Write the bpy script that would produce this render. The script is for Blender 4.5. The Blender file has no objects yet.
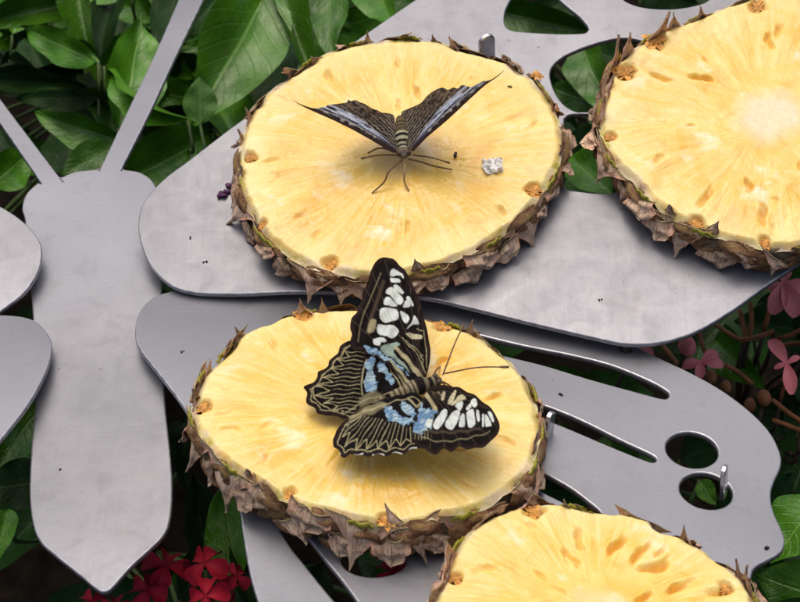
import bpy, bmesh, math, random
import numpy as np
from mathutils import Vector, Matrix, noise as mnoise
from mathutils.geometry import delaunay_2d_cdt

scene = bpy.context.scene
col = scene.collection
random.seed(7)
R = math.radians

# ------------------------------------------------------------------ camera, sky, sun, exposure
H = 0.36                                   # height of the feeder's body plate above the soil
PITCH = R(45.0); FPX = 1500.0; DIST = 0.525
TARGET = Vector((0, 0, H + 0.020))
FWD = Vector((0, math.cos(PITCH), -math.sin(PITCH)))
RIGHT = Vector((1, 0, 0)); UP = RIGHT.cross(FWD)
CAM = TARGET - FWD * DIST
cam = bpy.data.cameras.new('camera')
cam.sensor_width = 36.0; cam.lens = FPX / 800 * 36.0
cam.clip_start = 0.01; cam.clip_end = 50
cam.dof.use_dof = True; cam.dof.focus_distance = DIST - 0.005; cam.dof.aperture_fstop = 32
co = bpy.data.objects.new('camera', cam); col.objects.link(co)
co.location = CAM; co.rotation_euler = (math.pi / 2 - PITCH, 0, 0)
scene.camera = co

SUN_EL, SUN_AZ = R(72), R(18)              # azimuth from +y (away from the camera) towards -x
world = bpy.data.worlds.new('World'); scene.world = world
world.use_nodes = True
wn = world.node_tree
sky = wn.nodes.new('ShaderNodeTexSky'); sky.sky_type = 'NISHITA'; sky.sun_disc = False
sky.sun_elevation = SUN_EL; sky.sun_rotation = -SUN_AZ; sky.air_density = 0.7; sky.dust_density = 7.0; sky.ozone_density = 0.3
bg = wn.nodes['Background']; bg.inputs['Strength'].default_value = 0.165
wn.links.new(sky.outputs['Color'], bg.inputs['Color'])
sl = bpy.data.lights.new('sun', 'SUN'); sl.energy = 1.0; sl.angle = R(80); sl.color = (1.0, 0.95, 0.88)
so = bpy.data.objects.new('sun', sl); col.objects.link(so)
sdir = Vector((-math.sin(SUN_AZ) * math.cos(SUN_EL), math.cos(SUN_AZ) * math.cos(SUN_EL), math.sin(SUN_EL)))
so.rotation_euler = sdir.to_track_quat('Z', 'Y').to_euler(); so.location = (0, 0, 3)
scene.view_settings.view_transform = 'Standard'; scene.view_settings.look = 'None'
scene.view_settings.exposure = -0.24; scene.view_settings.gamma = 1.0
scene.view_settings.use_curve_mapping = False

# ------------------------------------------------------------------ helpers
W = {}                                     # world matrix of every object I make

def ray(px, py):
    return (FWD + RIGHT * ((px - 400) / FPX) + UP * ((301 - py) / FPX))

def frame(origin, normal, xhint=Vector((1, 0, 0))):
    n = normal.normalized(); x = (xhint - n * xhint.dot(n)).normalized(); y = n.cross(x)
    m = Matrix((x, y, n)).transposed().to_4x4(); m.translation = origin
    return m

def hit(px, py, F):
    n = F.col[2].to_3d(); o = F.translation; d = ray(px, py)
    return CAM + d * ((o - CAM).dot(n) / d.dot(n))

def hitz(px, py, z):
    d = ray(px, py)
    return CAM + d * ((z - CAM.z) / d.z)

def loc2(px, py, F, Fi=None):
    p = (Fi or F.inverted()) @ hit(px, py, F)
    return (p.x, p.y)

def lift(F, h):
    G = F.copy(); G.translation = F.translation + F.col[2].to_3d() * h
    return G

def link(name, data, parent=None, world=None, mat=None):
    o = bpy.data.objects.new(name, data); col.objects.link(o)
    world = world if world is not None else Matrix.Identity(4)
    W[o] = world
    if parent is not None:
        o.parent = parent; o.matrix_local = W[parent].inverted() @ world
    else:
        o.matrix_world = world
    if mat is not None and data is not None and len(data.materials) == 0: data.materials.append(mat)
    return o

def thing(name, loc, label, cat, group=None):
    o = link(name, None, None, Matrix.Translation(loc)); o.empty_display_size = 0.02
    return tag(o, label, cat, group)

def tag(o, label=None, cat=None, group=None, kind=None):
    if label: o['label'] = label
    if cat: o['category'] = cat
    if group: o['group'] = group
    if kind: o['kind'] = kind
    return o

def mesh(name, verts, faces, smooth=True):
    me = bpy.data.meshes.new(name)
    me.from_pydata([tuple(v) for v in verts], [], [tuple(f) for f in faces]); me.update()
    if smooth: me.polygons.foreach_set('use_smooth', [True] * len(me.polygons))
    return me

def wobj(name, verts, faces, parent, mat, smooth=True):
    """mesh given in world coordinates, parented, with its origin at the parent's"""
    base = W[parent] if parent is not None else Matrix.Identity(4)
    inv = base.inverted()
    return link(name, mesh(name, [inv @ Vector(v) for v in verts], faces, smooth), parent, base, mat)

def spline_closed(pts, n=6):
    P = np.array(pts, float); out = []
    N = len(P)
    for i in range(N):
        p0, p1, p2, p3 = P[i - 1], P[i], P[(i + 1) % N], P[(i + 2) % N]
        for k in range(n):
            t = k / n
            out.append(0.5 * ((2 * p1) + (-p0 + p2) * t + (2 * p0 - 5 * p1 + 4 * p2 - p3) * t * t + (-p0 + 3 * p1 - 3 * p2 + p3) * t ** 3))
    return np.array(out)

def spline_open(pts, n=6):
    P = [Vector(p) for p in pts]; P = [P[0] * 2 - P[1]] + P + [P[-1] * 2 - P[-2]]
    out = []
    for i in range(1, len(P) - 2):
        p0, p1, p2, p3 = P[i - 1:i + 3]
        for k in range(n):
            t = k / n
            out.append(0.5 * ((2 * p1) + (p2 - p0) * t + (2 * p0 - 5 * p1 + 4 * p2 - p3) * t * t + (3 * p1 - p0 - 3 * p2 + p3) * t ** 3))
    out.append(P[-2].copy())
    return out

def tube(pts, radii, seg=8, verts=None, faces=None, flat=1.0):
    """lofted tube with end caps along pts"""
    verts = [] if verts is None else verts; faces = [] if faces is None else faces
    b = len(verts); n = len(pts)
    prev = None
    for i, p in enumerate(pts):
        t = (pts[min(i + 1, n - 1)] - pts[max(i - 1, 0)]).normalized()
        if prev is None:
            a = Vector((0, 0, 1)) if abs(t.z) < .9 else Vector((1, 0, 0))
            u = t.cross(a).normalized()
        else:
            u = (prev - t * prev.dot(t)).normalized()
        prev = u; v = t.cross(u)
        r = radii[i] if hasattr(radii, '__len__') else radii
        for k in range(seg):
            an = 2 * math.pi * k / seg
            verts.append(p + u * (r * math.cos(an)) + v * (r * math.sin(an) * flat))
    for i in range(n - 1):
        for k in range(seg):
            k2 = (k + 1) % seg
            faces.append((b + i * seg + k, b + i * seg + k2, b + (i + 1) * seg + k2, b + (i + 1) * seg + k))
    faces.append(tuple(b + k for k in range(seg))[::-1]); faces.append(tuple(b + (n - 1) * seg + k for k in range(seg)))
    return verts, faces

_rng = np.random.RandomState(3)
_perm = _rng.rand(64, 64, 64)
def vnoise(x, y, z):
    """value noise in numpy, 0..1"""
    x = np.asarray(x, float); y = np.asarray(y, float) + 0 * x; z = np.asarray(z, float) + 0 * x
    xi, yi, zi = np.floor(x).astype(int), np.floor(y).astype(int), np.floor(z).astype(int)
    fx, fy, fz = x - xi, y - yi, z - zi
    fx = fx * fx * (3 - 2 * fx); fy = fy * fy * (3 - 2 * fy); fz = fz * fz * (3 - 2 * fz)
    def g(a, b, c): return _perm[(xi + a) & 63, (yi + b) & 63, (zi + c) & 63]
    c00 = g(0, 0, 0) * (1 - fx) + g(1, 0, 0) * fx; c10 = g(0, 1, 0) * (1 - fx) + g(1, 1, 0) * fx
    c01 = g(0, 0, 1) * (1 - fx) + g(1, 0, 1) * fx; c11 = g(0, 1, 1) * (1 - fx) + g(1, 1, 1) * fx
    return (c00 * (1 - fy) + c10 * fy) * (1 - fz) + (c01 * (1 - fy) + c11 * fy) * fz

def sstep(a, b, x):
    t = np.clip((x - a) / (b - a), 0, 1); return t * t * (3 - 2 * t)

def poly_sd(px, py, poly):
    P = np.array(poly, float); inside = np.zeros(px.shape, bool); best = np.full(px.shape, 1e9)
    j = len(P) - 1
    for i in range(len(P)):
        x1, y1 = P[j]; x2, y2 = P[i]
        c = ((y2 > py) != (y1 > py)) & (px < (x1 - x2) * (py - y2) / ((y1 - y2) if y1 != y2 else 1e-9) + x2); inside ^= c
        best = np.minimum(best, seg_d(px, py, x1, y1, x2, y2)[0]); j = i
    return np.where(inside, -best, best)
def seg_d(px, py, x1, y1, x2, y2):
    dx, dy = x2 - x1, y2 - y1; t = np.clip(((px - x1) * dx + (py - y1) * dy) / (dx * dx + dy * dy + 1e-12), 0, 1)
    return np.hypot(px - x1 - t * dx, py - y1 - t * dy), t

def srgb(r, g, b):
    f = lambda c: (c / 255 / 12.92) if c / 255 <= .04045 else ((c / 255 + .055) / 1.055) ** 2.4
    return (f(r), f(g), f(b))

# ------------------------------------------------------------------ material helpers
class NT:
    def __init__(s, name):
        s.m = bpy.data.materials.new(name); s.m.use_nodes = True; s.t = s.m.node_tree
        s.b = s.t.nodes['Principled BSDF']
    def n(s, typ, **kw):
        o = s.t.nodes.new(typ)
        for k, v in kw.items(): setattr(o, k, v)
        return o
    def l(s, a, b): s.t.links.new(a, b)
    def set(s, **kw):
        for k, v in kw.items():
            i = s.b.inputs[k.replace('_', ' ')]
            i.default_value = (*v, 1) if hasattr(v, '__len__') and len(v) == 3 and i.type == 'RGBA' else v
        return s
    def noise(s, scale, detail=4, rough=.5, vec=None, dist=0.0):
        o = s.n('ShaderNodeTexNoise'); o.inputs['Scale'].default_value = scale; o.inputs['Detail'].default_value = detail
        o.inputs['Roughness'].default_value = rough; o.inputs['Distortion'].default_value = dist
        if vec is not None: s.l(vec, o.inputs['Vector'])
        return o
    def ramp(s, fac, stops):
        o = s.n('ShaderNodeValToRGB'); e = o.color_ramp.elements
        while len(e) < len(stops): e.new(0.5)
        for i, (p, c) in enumerate(stops): e[i].position = p; e[i].color = (*c, 1)
        s.l(fac, o.inputs['Fac']); return o.outputs['Color']
    def mix(s, fac, a, b, mode='MIX'):
        o = s.n('ShaderNodeMix', data_type='RGBA', blend_type=mode)
        for sock, v in ((o.inputs[0], fac), (o.inputs[6], a), (o.inputs[7], b)):
            if hasattr(v, 'is_output') or isinstance(v, bpy.types.NodeSocket): s.l(v, sock)
            elif hasattr(v, '__len__'): sock.default_value = (*v, 1)
            else: sock.default_value = v
        return o.outputs[2]
    def math(s, op, a, b=0.0, c=0.0, clamp=False):
        o = s.n('ShaderNodeMath', operation=op, use_clamp=clamp)
        for sock, v in zip(o.inputs, (a, b, c)):
            if isinstance(v, bpy.types.NodeSocket): s.l(v, sock)
            else: sock.default_value = v
        return o.outputs[0]
    def map(s, fac, a, b, c=0.0, d=1.0):
        o = s.n('ShaderNodeMapRange'); s.l(fac, o.inputs[0])
        for i, v in enumerate((a, b, c, d)): o.inputs[i + 1].default_value = v
        return o.outputs[0]
    def bump(s, h, strength, dist):
        o = s.n('ShaderNodeBump'); o.inputs['Strength'].default_value = strength; o.inputs['Distance'].default_value = dist
        s.l(h, o.inputs['Height']); s.l(o.outputs[0], s.b.inputs['Normal']); return o
    def coord(s, k='Object'): return s.n('ShaderNodeTexCoord').outputs[k]
    def attr(s, name, k='Fac'): o = s.n('ShaderNodeAttribute', attribute_name=name); return o.outputs[k]

def metal_mat(name, tint=(0.60, 0.60, 0.66), dark=0.8):
    s = NT(name); v = s.coord()
    big = s.noise(7, 4, .5, v); wave = s.noise(9, 1, .4, v); fine = s.noise(420, 4, .7, v); mid = s.noise(90, 6, .65, v, .6)
    mp = s.n('ShaderNodeMapping'); mp.inputs['Scale'].default_value = (1400, 45, 45); mp.inputs['Rotation'].default_value = (0, 0, .9); s.l(v, mp.inputs[0])
    scr = s.noise(1, 3, .6, mp.outputs[0])
    c = s.mix(s.map(big.outputs[0], .35, .65), tuple(x * dark for x in tint), tint)
    c = s.mix(s.map(mid.outputs[0], .56, .74, 0, .28), c, (0.19, 0.188, 0.195))
    mp2 = s.n('ShaderNodeMapping'); mp2.inputs['Scale'].default_value = (30, 900, 30); mp2.inputs['Rotation'].default_value = (0, 0, .5); s.l(v, mp2.inputs[0])
    sc2 = s.noise(1, 2, .5, mp2.outputs[0]); c = s.mix(s.map(sc2.outputs[0], .66, .74, 0, .14), c, (.46, .46, .49))
    dust = s.noise(900, 2, .5, v); c = s.mix(s.map(dust.outputs[0], .62, .72, 0, .5), c, (.17, .165, .16))
    # dried drips and small dark specks
    spk = s.noise(260, 2, .4, v)
    c = s.mix(s.map(spk.outputs[0], .745, .78, 0, .75), c, (0.10, 0.09, 0.09))
    blot = s.noise(38, 6, .7, v, 1.2)
    c = s.mix(s.map(blot.outputs[0], .60, .72, 0, .4), c, (0.21, 0.20, 0.19))
    s.l(c, s.b.inputs['Base Color'])
    s.b.inputs['Metallic'].default_value = 0.55
    r = s.math('ADD', s.map(mid.outputs[0], .3, .7, .34, .50), s.map(scr.outputs[0], .3, .7, -.02, .03))
    s.l(r, s.b.inputs['Roughness'])
    h = s.math('ADD', s.math('MULTIPLY', scr.outputs[0], .12), s.math('ADD', s.math('MULTIPLY', fine.outputs[0], .5), s.math('MULTIPLY', wave.outputs[0], 60.0)))
    s.bump(h, .22, .0004)
    return s.m

M = {}
M['metal'] = metal_mat('brushed_steel', (.272, .281, .310), .66)
M['steel'] = metal_mat('bright_steel', (0.7, 0.7, 0.72), .8)
def solid_metal(name, c, rough, metallic=.9):
    s = NT(name); n = s.noise(300, 4, .6, s.coord())
    s.l(s.mix(s.map(n.outputs[0], .35, .7), tuple(x * .6 for x in c), c), s.b.inputs['Base Color']); s.set(Roughness=rough, Metallic=metallic); s.bump(n.outputs[0], .3, .0003); return s.m
M['edge'] = solid_metal('lit_cut_edge', (.50, .50, .54), .36, .7)  # lighter than the plate faces: light caught along the edges, painted in
M['chrome'] = solid_metal('polished_tab', (.75, .75, .77), .22)
M['bolt'] = solid_metal('dull_bolt', (.10, .095, .09), .5)

def flesh_mat():
    s = NT('pineapple_flesh')
    pol = s.attr('polar', 'Vector'); rho = s.attr('rho'); pit = s.attr('pit'); v = s.coord(); rimw = s.attr('rimw')
    st = s.noise(.55, 5, .6, pol, .6)             # streaks along the fibres
    mp = s.n('ShaderNodeMapping'); mp.inputs['Scale'].default_value = (2.8, 2.8, 1.3); s.l(pol, mp.inputs[0])
    st2 = s.noise(1.0, 4, .6, mp.outputs[0])
    blob = s.noise(55, 4, .6, v, .5); big = s.noise(24, 3, .5, v)
    stm = s.math('ADD', s.math('MULTIPLY', s.math('SUBTRACT', st.outputs[0], .5), s.map(rho, .22, .7, .08, 1.0)), .5)
    cl0 = s.noise(42, 5, .6, v, .8)
    c = s.ramp(s.math('ADD', s.math('MULTIPLY', stm, .55), s.math('MULTIPLY', cl0.outputs[0], .45)), [(.34, (.83, .43, .04)), (.44, (.87, .555, .10)), (.53, (.90, .66, .18)), (.63, (.93, .77, .35))])
    c = s.mix(s.map(big.outputs[0], .44, .62, 0, .6), c, (.86, .53, .085))
    c = s.mix(s.math('MULTIPLY', s.map(st2.outputs[0], .52, .66, 0, .5), s.map(rho, .25, .6)), c, (.93, .78, .38))
    c = s.mix(s.map(blob.outputs[0], .58, .68, 0, .6), c, (.80, .42, .055))
    c = s.mix(s.map(blob.outputs[0], .30, .41, .75, 0), c, (.94, .87, .66))
    cl = s.math('ADD', rho, s.map(blob.outputs[0], .3, .7, -.06, .06))
    c = s.mix(s.math('MULTIPLY', s.map(cl, .12, .27, .85, 0), s.attr('corew')), c, (.88, .72, .50))         # pale core
    c = s.mix(s.map(cl, .70, .95, 0, .5), c, (.90, .77, .36))          # paler towards the skin
    c = s.mix(s.math('MULTIPLY', pit, .9, clamp=True), c, (.76, .40, .045))
    # skin edge: cream, yellow-green and brown patches
    e = s.noise(85, 4, .65, v)
    ec = s.ramp(e.outputs[0], [(.30, (.30, .27, .03)), (.40, (.62, .52, .13)), (.50, (.80, .68, .38)), (.60, (.72, .56, .36)), (.70, (.26, .14, .06))])
    c = s.mix(rimw, c, ec)
    s.l(c, s.b.inputs['Base Color'])
    s.set(Roughness=.38, Subsurface_Weight=.45, Subsurface_Scale=.006, Specular_IOR_Level=.5)
    s.b.inputs['Subsurface Radius'].default_value = (1, .7, .3)
    rg = s.map(st2.outputs[0], .3, .7, .12, .42); s.l(rg, s.b.inputs['Roughness'])
    h = s.math('ADD', s.math('MULTIPLY', s.math('MULTIPLY', st2.outputs[0], s.map(rho, .3, .75)), .5), s.math('MULTIPLY', s.noise(190, 4, .6, v, .4).outputs[0], .8))
    s.bump(h, .75, .0011)
    return s.m
M['flesh'] = flesh_mat()

def rind_mat(name, stops, scale, hb=.0008):
    s = NT(name); v = s.coord(); rnd = s.n('ShaderNodeObjectInfo').outputs['Random']
    va = s.n('ShaderNodeVectorMath', operation='ADD'); s.l(v, va.inputs[0]); s.l(rnd, va.inputs[1])
    n1 = s.noise(scale, 6, .7, va.outputs[0], .4); n2 = s.noise(scale * 5, 4, .7, va.outputs[0])
    c = s.ramp(n1.outputs[0], stops)
    c = s.mix(s.map(n2.outputs[0], .50, .68, 0, .55), c, (.06, .032, .018))
    hs = s.n('ShaderNodeHueSaturation'); s.l(c, hs.inputs['Color']); s.l(s.map(rnd, 0, 1, .7, 1.25), hs.inputs['Value'])
    s.l(hs.outputs[0], s.b.inputs['Base Color']); s.set(Roughness=.75, Specular_IOR_Level=.25)
    s.bump(s.math('ADD', n1.outputs[0], s.math('MULTIPLY', n2.outputs[0], .5)), .8, hb)
    return s.m
M['rind'] = rind_mat('rind_skin', [(.30, (.035, .02, .012)), (.45, (.12, .075, .045)), (.58, (.20, .15, .09)), (.72, (.28, .22, .13))], 120)
M['scale'] = rind_mat('rind_scale', [(.30, (.06, .035, .022)), (.42, (.17, .08, .035)), (.52, (.38, .21, .105)), (.64, (.40, .28, .09)), (.75, (.62, .41, .25))], 1.7, .0010)

def bract_mat(name='bract', warm=(.72, .38, .25)):
    s = NT(name); uv = s.n('ShaderNodeUVMap').outputs[0]; rnd = s.n('ShaderNodeObjectInfo').outputs['Random']
    sep = s.n('ShaderNodeSeparateXYZ'); s.l(uv, sep.inputs[0]); u, t = sep.outputs[0], sep.outputs[1]
    cb = s.n('ShaderNodeCombineXYZ'); s.l(s.math('MULTIPLY', u, 26), cb.inputs[0]); s.l(s.math('MULTIPLY', t, 2.2), cb.inputs[1]); s.l(s.math('MULTIPLY', rnd, 40), cb.inputs[2])
    fib = s.noise(1, 4, .7, cb.outputs[0], .3)
    pt = s.noise(2.6, 5, .65, s.coord(), .6)
    c = s.ramp(fib.outputs[0], [(.30, (.15, .065, .03)), (.42, (.46, .29, .18)), (.54, (.68, .49, .35)), (.70, (.82, .67, .52))])
    ed = s.map(s.math('ABSOLUTE', s.math('SUBTRACT', u, .5)), .28, .5)
    c = s.mix(s.math('MULTIPLY', ed, .75), c, warm)
    c = s.mix(s.map(t, .55, .9, 0, .7), c, (.66, .50, .34))
    c = s.mix(s.map(t, .16, 0.0, 0, .5), c, (.30, .27, .08))
    c = s.mix(s.map(pt.outputs[0], .54, .66, 0, .6), c, (.16, .085, .055))
    hs = s.n('ShaderNodeHueSaturation'); s.l(c, hs.inputs['Color']); s.l(s.map(rnd, 0, 1, .75, 1.45), hs.inputs['Value'])
    s.l(hs.outputs[0], s.b.inputs['Base Color']); s.set(Roughness=.7, Specular_IOR_Level=.3)
    s.bump(s.math('ADD', fib.outputs[0], pt.outputs[0]), .8, .0009)
    return s.m
M['bract'] = bract_mat()
M['thorn'] = bract_mat('rim_thorn', (.30, .10, .07))

def plain(name, c, rough=.6, scale=200, var=.3, spec=.4, bump=.0003, sss=0):
    s = NT(name); n = s.noise(scale, 4, .6, s.coord())
    cc = s.mix(s.map(n.outputs[0], .3, .7), tuple(x * (1 - var) for x in c), tuple(min(1, x * (1 + var)) for x in c))
    s.l(cc, s.b.inputs['Base Color']); s.set(Roughness=rough, Specular_IOR_Level=spec)
    if sss: s.set(Subsurface_Weight=sss, Subsurface_Scale=.002)
    if bump: s.bump(n.outputs[0], .5, bump)
    return s.m
M['floret'] = plain('dried_floret', (.62, .30, .06), .55, 2.5, .6, bump=.0005)
M['lip'] = plain('green_lip', (.30, .28, .025), .5, 3, .5, bump=.0005)
M['white'] = plain('white_pulp', (.86, .84, .78), .5, 500, .08, bump=.0006)
M['black'] = plain('black_grain', (.012, .010, .010), .5, 500, .3)
M['purple'] = plain('purple_petal', (.10, .03, .09), .6, 400, .5)
M['straw'] = plain('straw_bit', (.42, .33, .20), .7, 400, .4)

def leaf_mat(name, ca, cb_, cv, rough=.3, spec=.28):
    s = NT(name); uv = s.n('ShaderNodeUVMap').outputs[0]; rnd = s.n('ShaderNodeObjectInfo').outputs['Random']
    sep = s.n('ShaderNodeSeparateXYZ'); s.l(uv, sep.inputs[0]); u, t = sep.outputs[0], sep.outputs[1]
    a = s.math('ABSOLUTE', s.math('SUBTRACT', u, .5))
    va = s.n('ShaderNodeVectorMath', operation='ADD'); s.l(s.coord(), va.inputs[0]); s.l(rnd, va.inputs[1])
    n = s.noise(3.0, 5, .6, va.outputs[0]); n2 = s.noise(14, 4, .6, va.outputs[0])
    c = s.mix(s.map(n.outputs[0], .35, .68), ca, cb_)
    wv = s.math('FRACT', s.math('ADD', s.math('MULTIPLY', t, 9.0), s.math('MULTIPLY', a, -5.0)))
    side = s.map(s.math('ABSOLUTE', s.math('SUBTRACT', wv, .5)), .0, .10, 1, 0)
    mid = s.map(a, .012, .03, 1, 0)
    c = s.mix(s.math('MULTIPLY', side, .14), c, cv); c = s.mix(s.math('MULTIPLY', mid, .75), c, cv)
    edge = s.math('MULTIPLY', s.map(n2.outputs[0], .62, .72), .6)
    c = s.mix(edge, c, (.10, .06, .015))
    hs = s.n('ShaderNodeHueSaturation'); s.l(c, hs.inputs['Color']); s.l(s.map(rnd, 0, 1, .6, 1.25), hs.inputs['Value'])
    s.l(hs.outputs[0], s.b.inputs['Base Color']); s.set(Roughness=rough, Specular_IOR_Level=spec)
    s.l(s.map(n2.outputs[0], .3, .7, rough - .06, rough + .12), s.b.inputs['Roughness'])
    h = s.math('ADD', s.math('MULTIPLY', s.math('ADD', s.math('MULTIPLY', side, .5), mid), -.6), s.math('MULTIPLY', n2.outputs[0], .9))
    s.bump(h, .45, .0010)
    return s.m
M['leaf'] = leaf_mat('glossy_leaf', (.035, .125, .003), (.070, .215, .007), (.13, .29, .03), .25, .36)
M['leaf_shaded'] = leaf_mat('shaded_leaf', (.008, .030, .005), (.016, .055, .008), (.035, .085, .018), .42, .12)  # darker copy of the leaf, shade within the foliage put into its colour
M['leaf_light'] = leaf_mat('young_leaf', (.07, .19, .025), (.11, .26, .035), (.20, .34, .08), .36)
M['stem'] = plain('green_stem', (.05, .09, .02), .6, 100, .4)
M['twig'] = plain('brown_twig', (.32, .13, .05), .6, 150, .4)
M['bark'] = plain('dark_bark', (.05, .028, .018), .8, 150, .5)
M['pink'] = plain('pink_petal', (.98, .27, .27), .6, 2.5, .12, bump=.0003)
M['red'] = plain('red_petal', (.34, .010, .028), .6, 2.5, .35, bump=.0003, spec=.2)
M['red_tube'] = plain('red_tube', (.28, .08, .05), .6, 150, .3)
M['soil'] = plain('shaded_soil', (.009, .007, .005), .95, 60, .6, spec=.03, bump=.004)  # near black: deep shade in the foliage gaps is put into the colour

# ------------------------------------------------------------------ ground
gv = []; gf = []; GN = 40
for j in range(GN + 1):
    for i in range(GN + 1):
        x = (i / GN - .5) * 3.0; y = (j / GN - .5) * 3.0
        gv.append((x, y, 0.03 * mnoise.noise((x * 4, y * 4, 0)) + .012 * mnoise.noise((x * 15, y * 15, 3))))
for j in range(GN):
    for i in range(GN):
        a = j * (GN + 1) + i; gf.append((a, a + 1, a + GN + 2, a + GN + 1))
tag(link('soil_ground', mesh('soil_ground', gv, gf), None, None, M['soil']), kind='structure')

# ------------------------------------------------------------------ the steel butterfly feeder
Z = Vector((0, 0, 1))
def tilt_n(ax, ay):                       # ax: rises towards the back, ay: rises to the right (degrees)
    return Vector((-math.tan(R(ay)), -math.tan(R(ax)), 1)).normalized()
F_body = frame(Vector((0, 0, H)), Z)
F_up = frame(hitz(160, 285, H + .0075), tilt_n(9.5, 3.5))
F_low = frame(hitz(150, 330, H + .0065), tilt_n(-5, -0.5))
F_lup = frame(hitz(30, 260, H + .0075), tilt_n(7, -5))
F_llow = frame(hitz(35, 345, H + .0065), tilt_n(-5, -4))

feeder = thing('metal_butterfly_feeder', hitz(105, 380, 0), 'grey steel butterfly-shaped feeding station of cut plates holding the pineapple slices', 'feeder')

def plate(name, F, outline, holes, parent, mat, th=.0022, bev=.00060, n=7):
    """flat cut sheet with rounded edges: capped top and bottom, bevelled rim round outline and holes"""
    Fi = F.inverted(); loops = []
    for k, pl in enumerate([outline] + holes):
        P = np.array([loc2(x, y, F, Fi) for x, y in spline_closed(pl, n)])
        area = .5 * np.sum(P[:, 0] * np.roll(P[:, 1], -1) - P[:, 1] * np.roll(P[:, 0], -1))
        if (area > 0) != (k == 0): P = P[::-1]
        t = np.roll(P, -1, 0) - np.roll(P, 1, 0); t /= np.linalg.norm(t, axis=1)[:, None] + 1e-12
        loops.append((P, np.stack([-t[:, 1], t[:, 0]], 1)))          # normals point into the sheet
    pts = []; edges = []
    for P, N in loops:
        b = len(pts); Q = P + N * bev; pts += [Vector(q) for q in Q]; edges += [(b + i, b + (i + 1) % len(Q)) for i in range(len(Q))]
    vc, _, fc, *_r = delaunay_2d_cdt(pts, edges, [], 0, 1e-7)
    ins = [l[0] + l[1] * bev for l in loops]
    cen = np.array([[sum(vc[q][0] for q in f) / 3, sum(vc[q][1] for q in f) / 3] for f in fc]); par = np.zeros(len(fc), bool)
    for Q in ins: par ^= poly_sd(cen[:, 0], cen[:, 1], Q) < 0
    verts = [(p[0], p[1], 0) for p in vc]; faces = []; nv = len(verts); flat = []
    verts += [(p[0], p[1], -th) for p in vc]
    for f, k in zip(fc, par):
        if k:
            a, b, c = f; cr = (vc[b][0] - vc[a][0]) * (vc[c][1] - vc[a][1]) - (vc[b][1] - vc[a][1]) * (vc[c][0] - vc[a][0])
            f = (a, b, c) if cr > 0 else (a, c, b); faces.append(f); faces.append(tuple(q + nv for q in f[::-1])); flat += [True, True]
    prof = [(1, 0), (.5, -.13), (.13, -.5), (0, -1)]
    for P, N in loops:
        rows = [(P + N * bev * a, z * bev) for a, z in prof] + [(P + N * bev * a, -th - z * bev) for a, z in prof[::-1]]
        b = len(verts); m = len(P)
        for Q, z in rows: verts += [(q[0], q[1], z) for q in Q]
        for r in range(len(rows) - 1):
            for k in range(m):
                k2 = (k + 1) % m; faces.append((b + r * m + k2, b + r * m + k, b + (r + 1) * m + k, b + (r + 1) * m + k2)); flat.append(False)
    me = mesh(name, verts, faces)
    me.polygons.foreach_set('use_smooth', [not q for q in flat]); me.materials.append(mat); me.materials.append(M['edge'])
    me.polygons.foreach_set('material_index', [0 if q else 1 for q in flat])
    return link(name, me, parent, F, mat)

def ell(cx, cy, rx, ry, n=14, rot=0):
    return [(cx + rx * math.cos(a) * math.cos(rot) - ry * math.sin(a) * math.sin(rot), cy + rx * math.cos(a) * math.sin(rot) + ry * math.sin(a) * math.cos(rot)) for a in [2 * math.pi * k / n for k in range(n)]]

# body plate with its two feelers cut in one piece
body_out = [(25, 222), (22, 208), (26, 194), (36, 184), (39, 182.5), (40, 181.5), (20, 152), (-12, 106), (-60, 40), (-61, 39), (-60, 38), (-48, 32), (-47, 32), (-46, 33), (0, 98), (59, 176), (60, 177.5), (61.5, 177),
            (75, 171.5), (96, 169), (99.5, 168), (101, 166), (130, 105), (155, 53), (180, -4), (197, -40), (198, -41), (199, -41), (216, -34), (217, -33), (217, -32), (203, 0), (175, 58), (150, 112), (123, 166), (123, 168.5), (126, 169.5),
            (140, 172), (152, 180), (158, 193), (160, 212), (162, 250), (162, 300), (163, 350), (165, 400), (170, 450), (172.5, 485), (171, 515), (166, 532), (156, 544), (132, 566), (116, 584), (109, 590.5), (103, 592), (96, 589), (78, 574), (52, 553), (39, 540), (32, 520), (29.5, 490), (31, 450), (35, 400), (34, 340), (30, 280)]
plate('body_plate', F_body, body_out, [], feeder, M['metal'])

up_out = [(138, 226), (141, 208), (150, 193), (166, 177), (190, 159), (240, 121), (300, 80), (345, 48), (385, 20), (420, -4), (470, -38), (560, -70), (700, -85), (840, -70), (930, 0), (945, 90), (910, 170), (840, 235), (790, 270), (765, 287), (735, 309),
          (704, 328), (680, 338), (655, 343.5), (625, 344), (590, 337), (530, 323), (470, 308), (430, 299), (380, 294), (330, 292.5), (290, 292), (245, 294), (215, 294), (190, 292), (170, 285), (152, 268), (142, 247)]
h1 = [(504, 18), (507, 6), (516, -8), (532, -16), (548, -12), (562, 2), (580, 17), (588, 27), (587, 31), (582, 33), (560, 33.5), (530, 32), (512, 30), (506, 26)]
h2 = [(550, 74), (555, 63), (568, 54), (590, 45), (612, 39), (630, 38), (648, 44), (655, 60), (645, 85), (620, 104), (600, 111), (580, 112), (566, 106), (555, 92)]
h3 = [(564, 125), (566, 117), (572, 114), (590, 113.5), (612, 114), (625, 118), (628, 130), (625, 170), (622, 186), (615, 192), (598, 193), (575, 190.5), (566, 188), (564, 175)]
h4 = [(618, -12), (622, -2), (635, 5), (655, 8.5), (680, 8), (705, 2), (712, -8), (700, -20), (660, -26), (630, -22)]
upw = plate('upper_wing_plate', F_up, up_out, [h1, h2, h3, h4], feeder, M['metal'])

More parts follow.
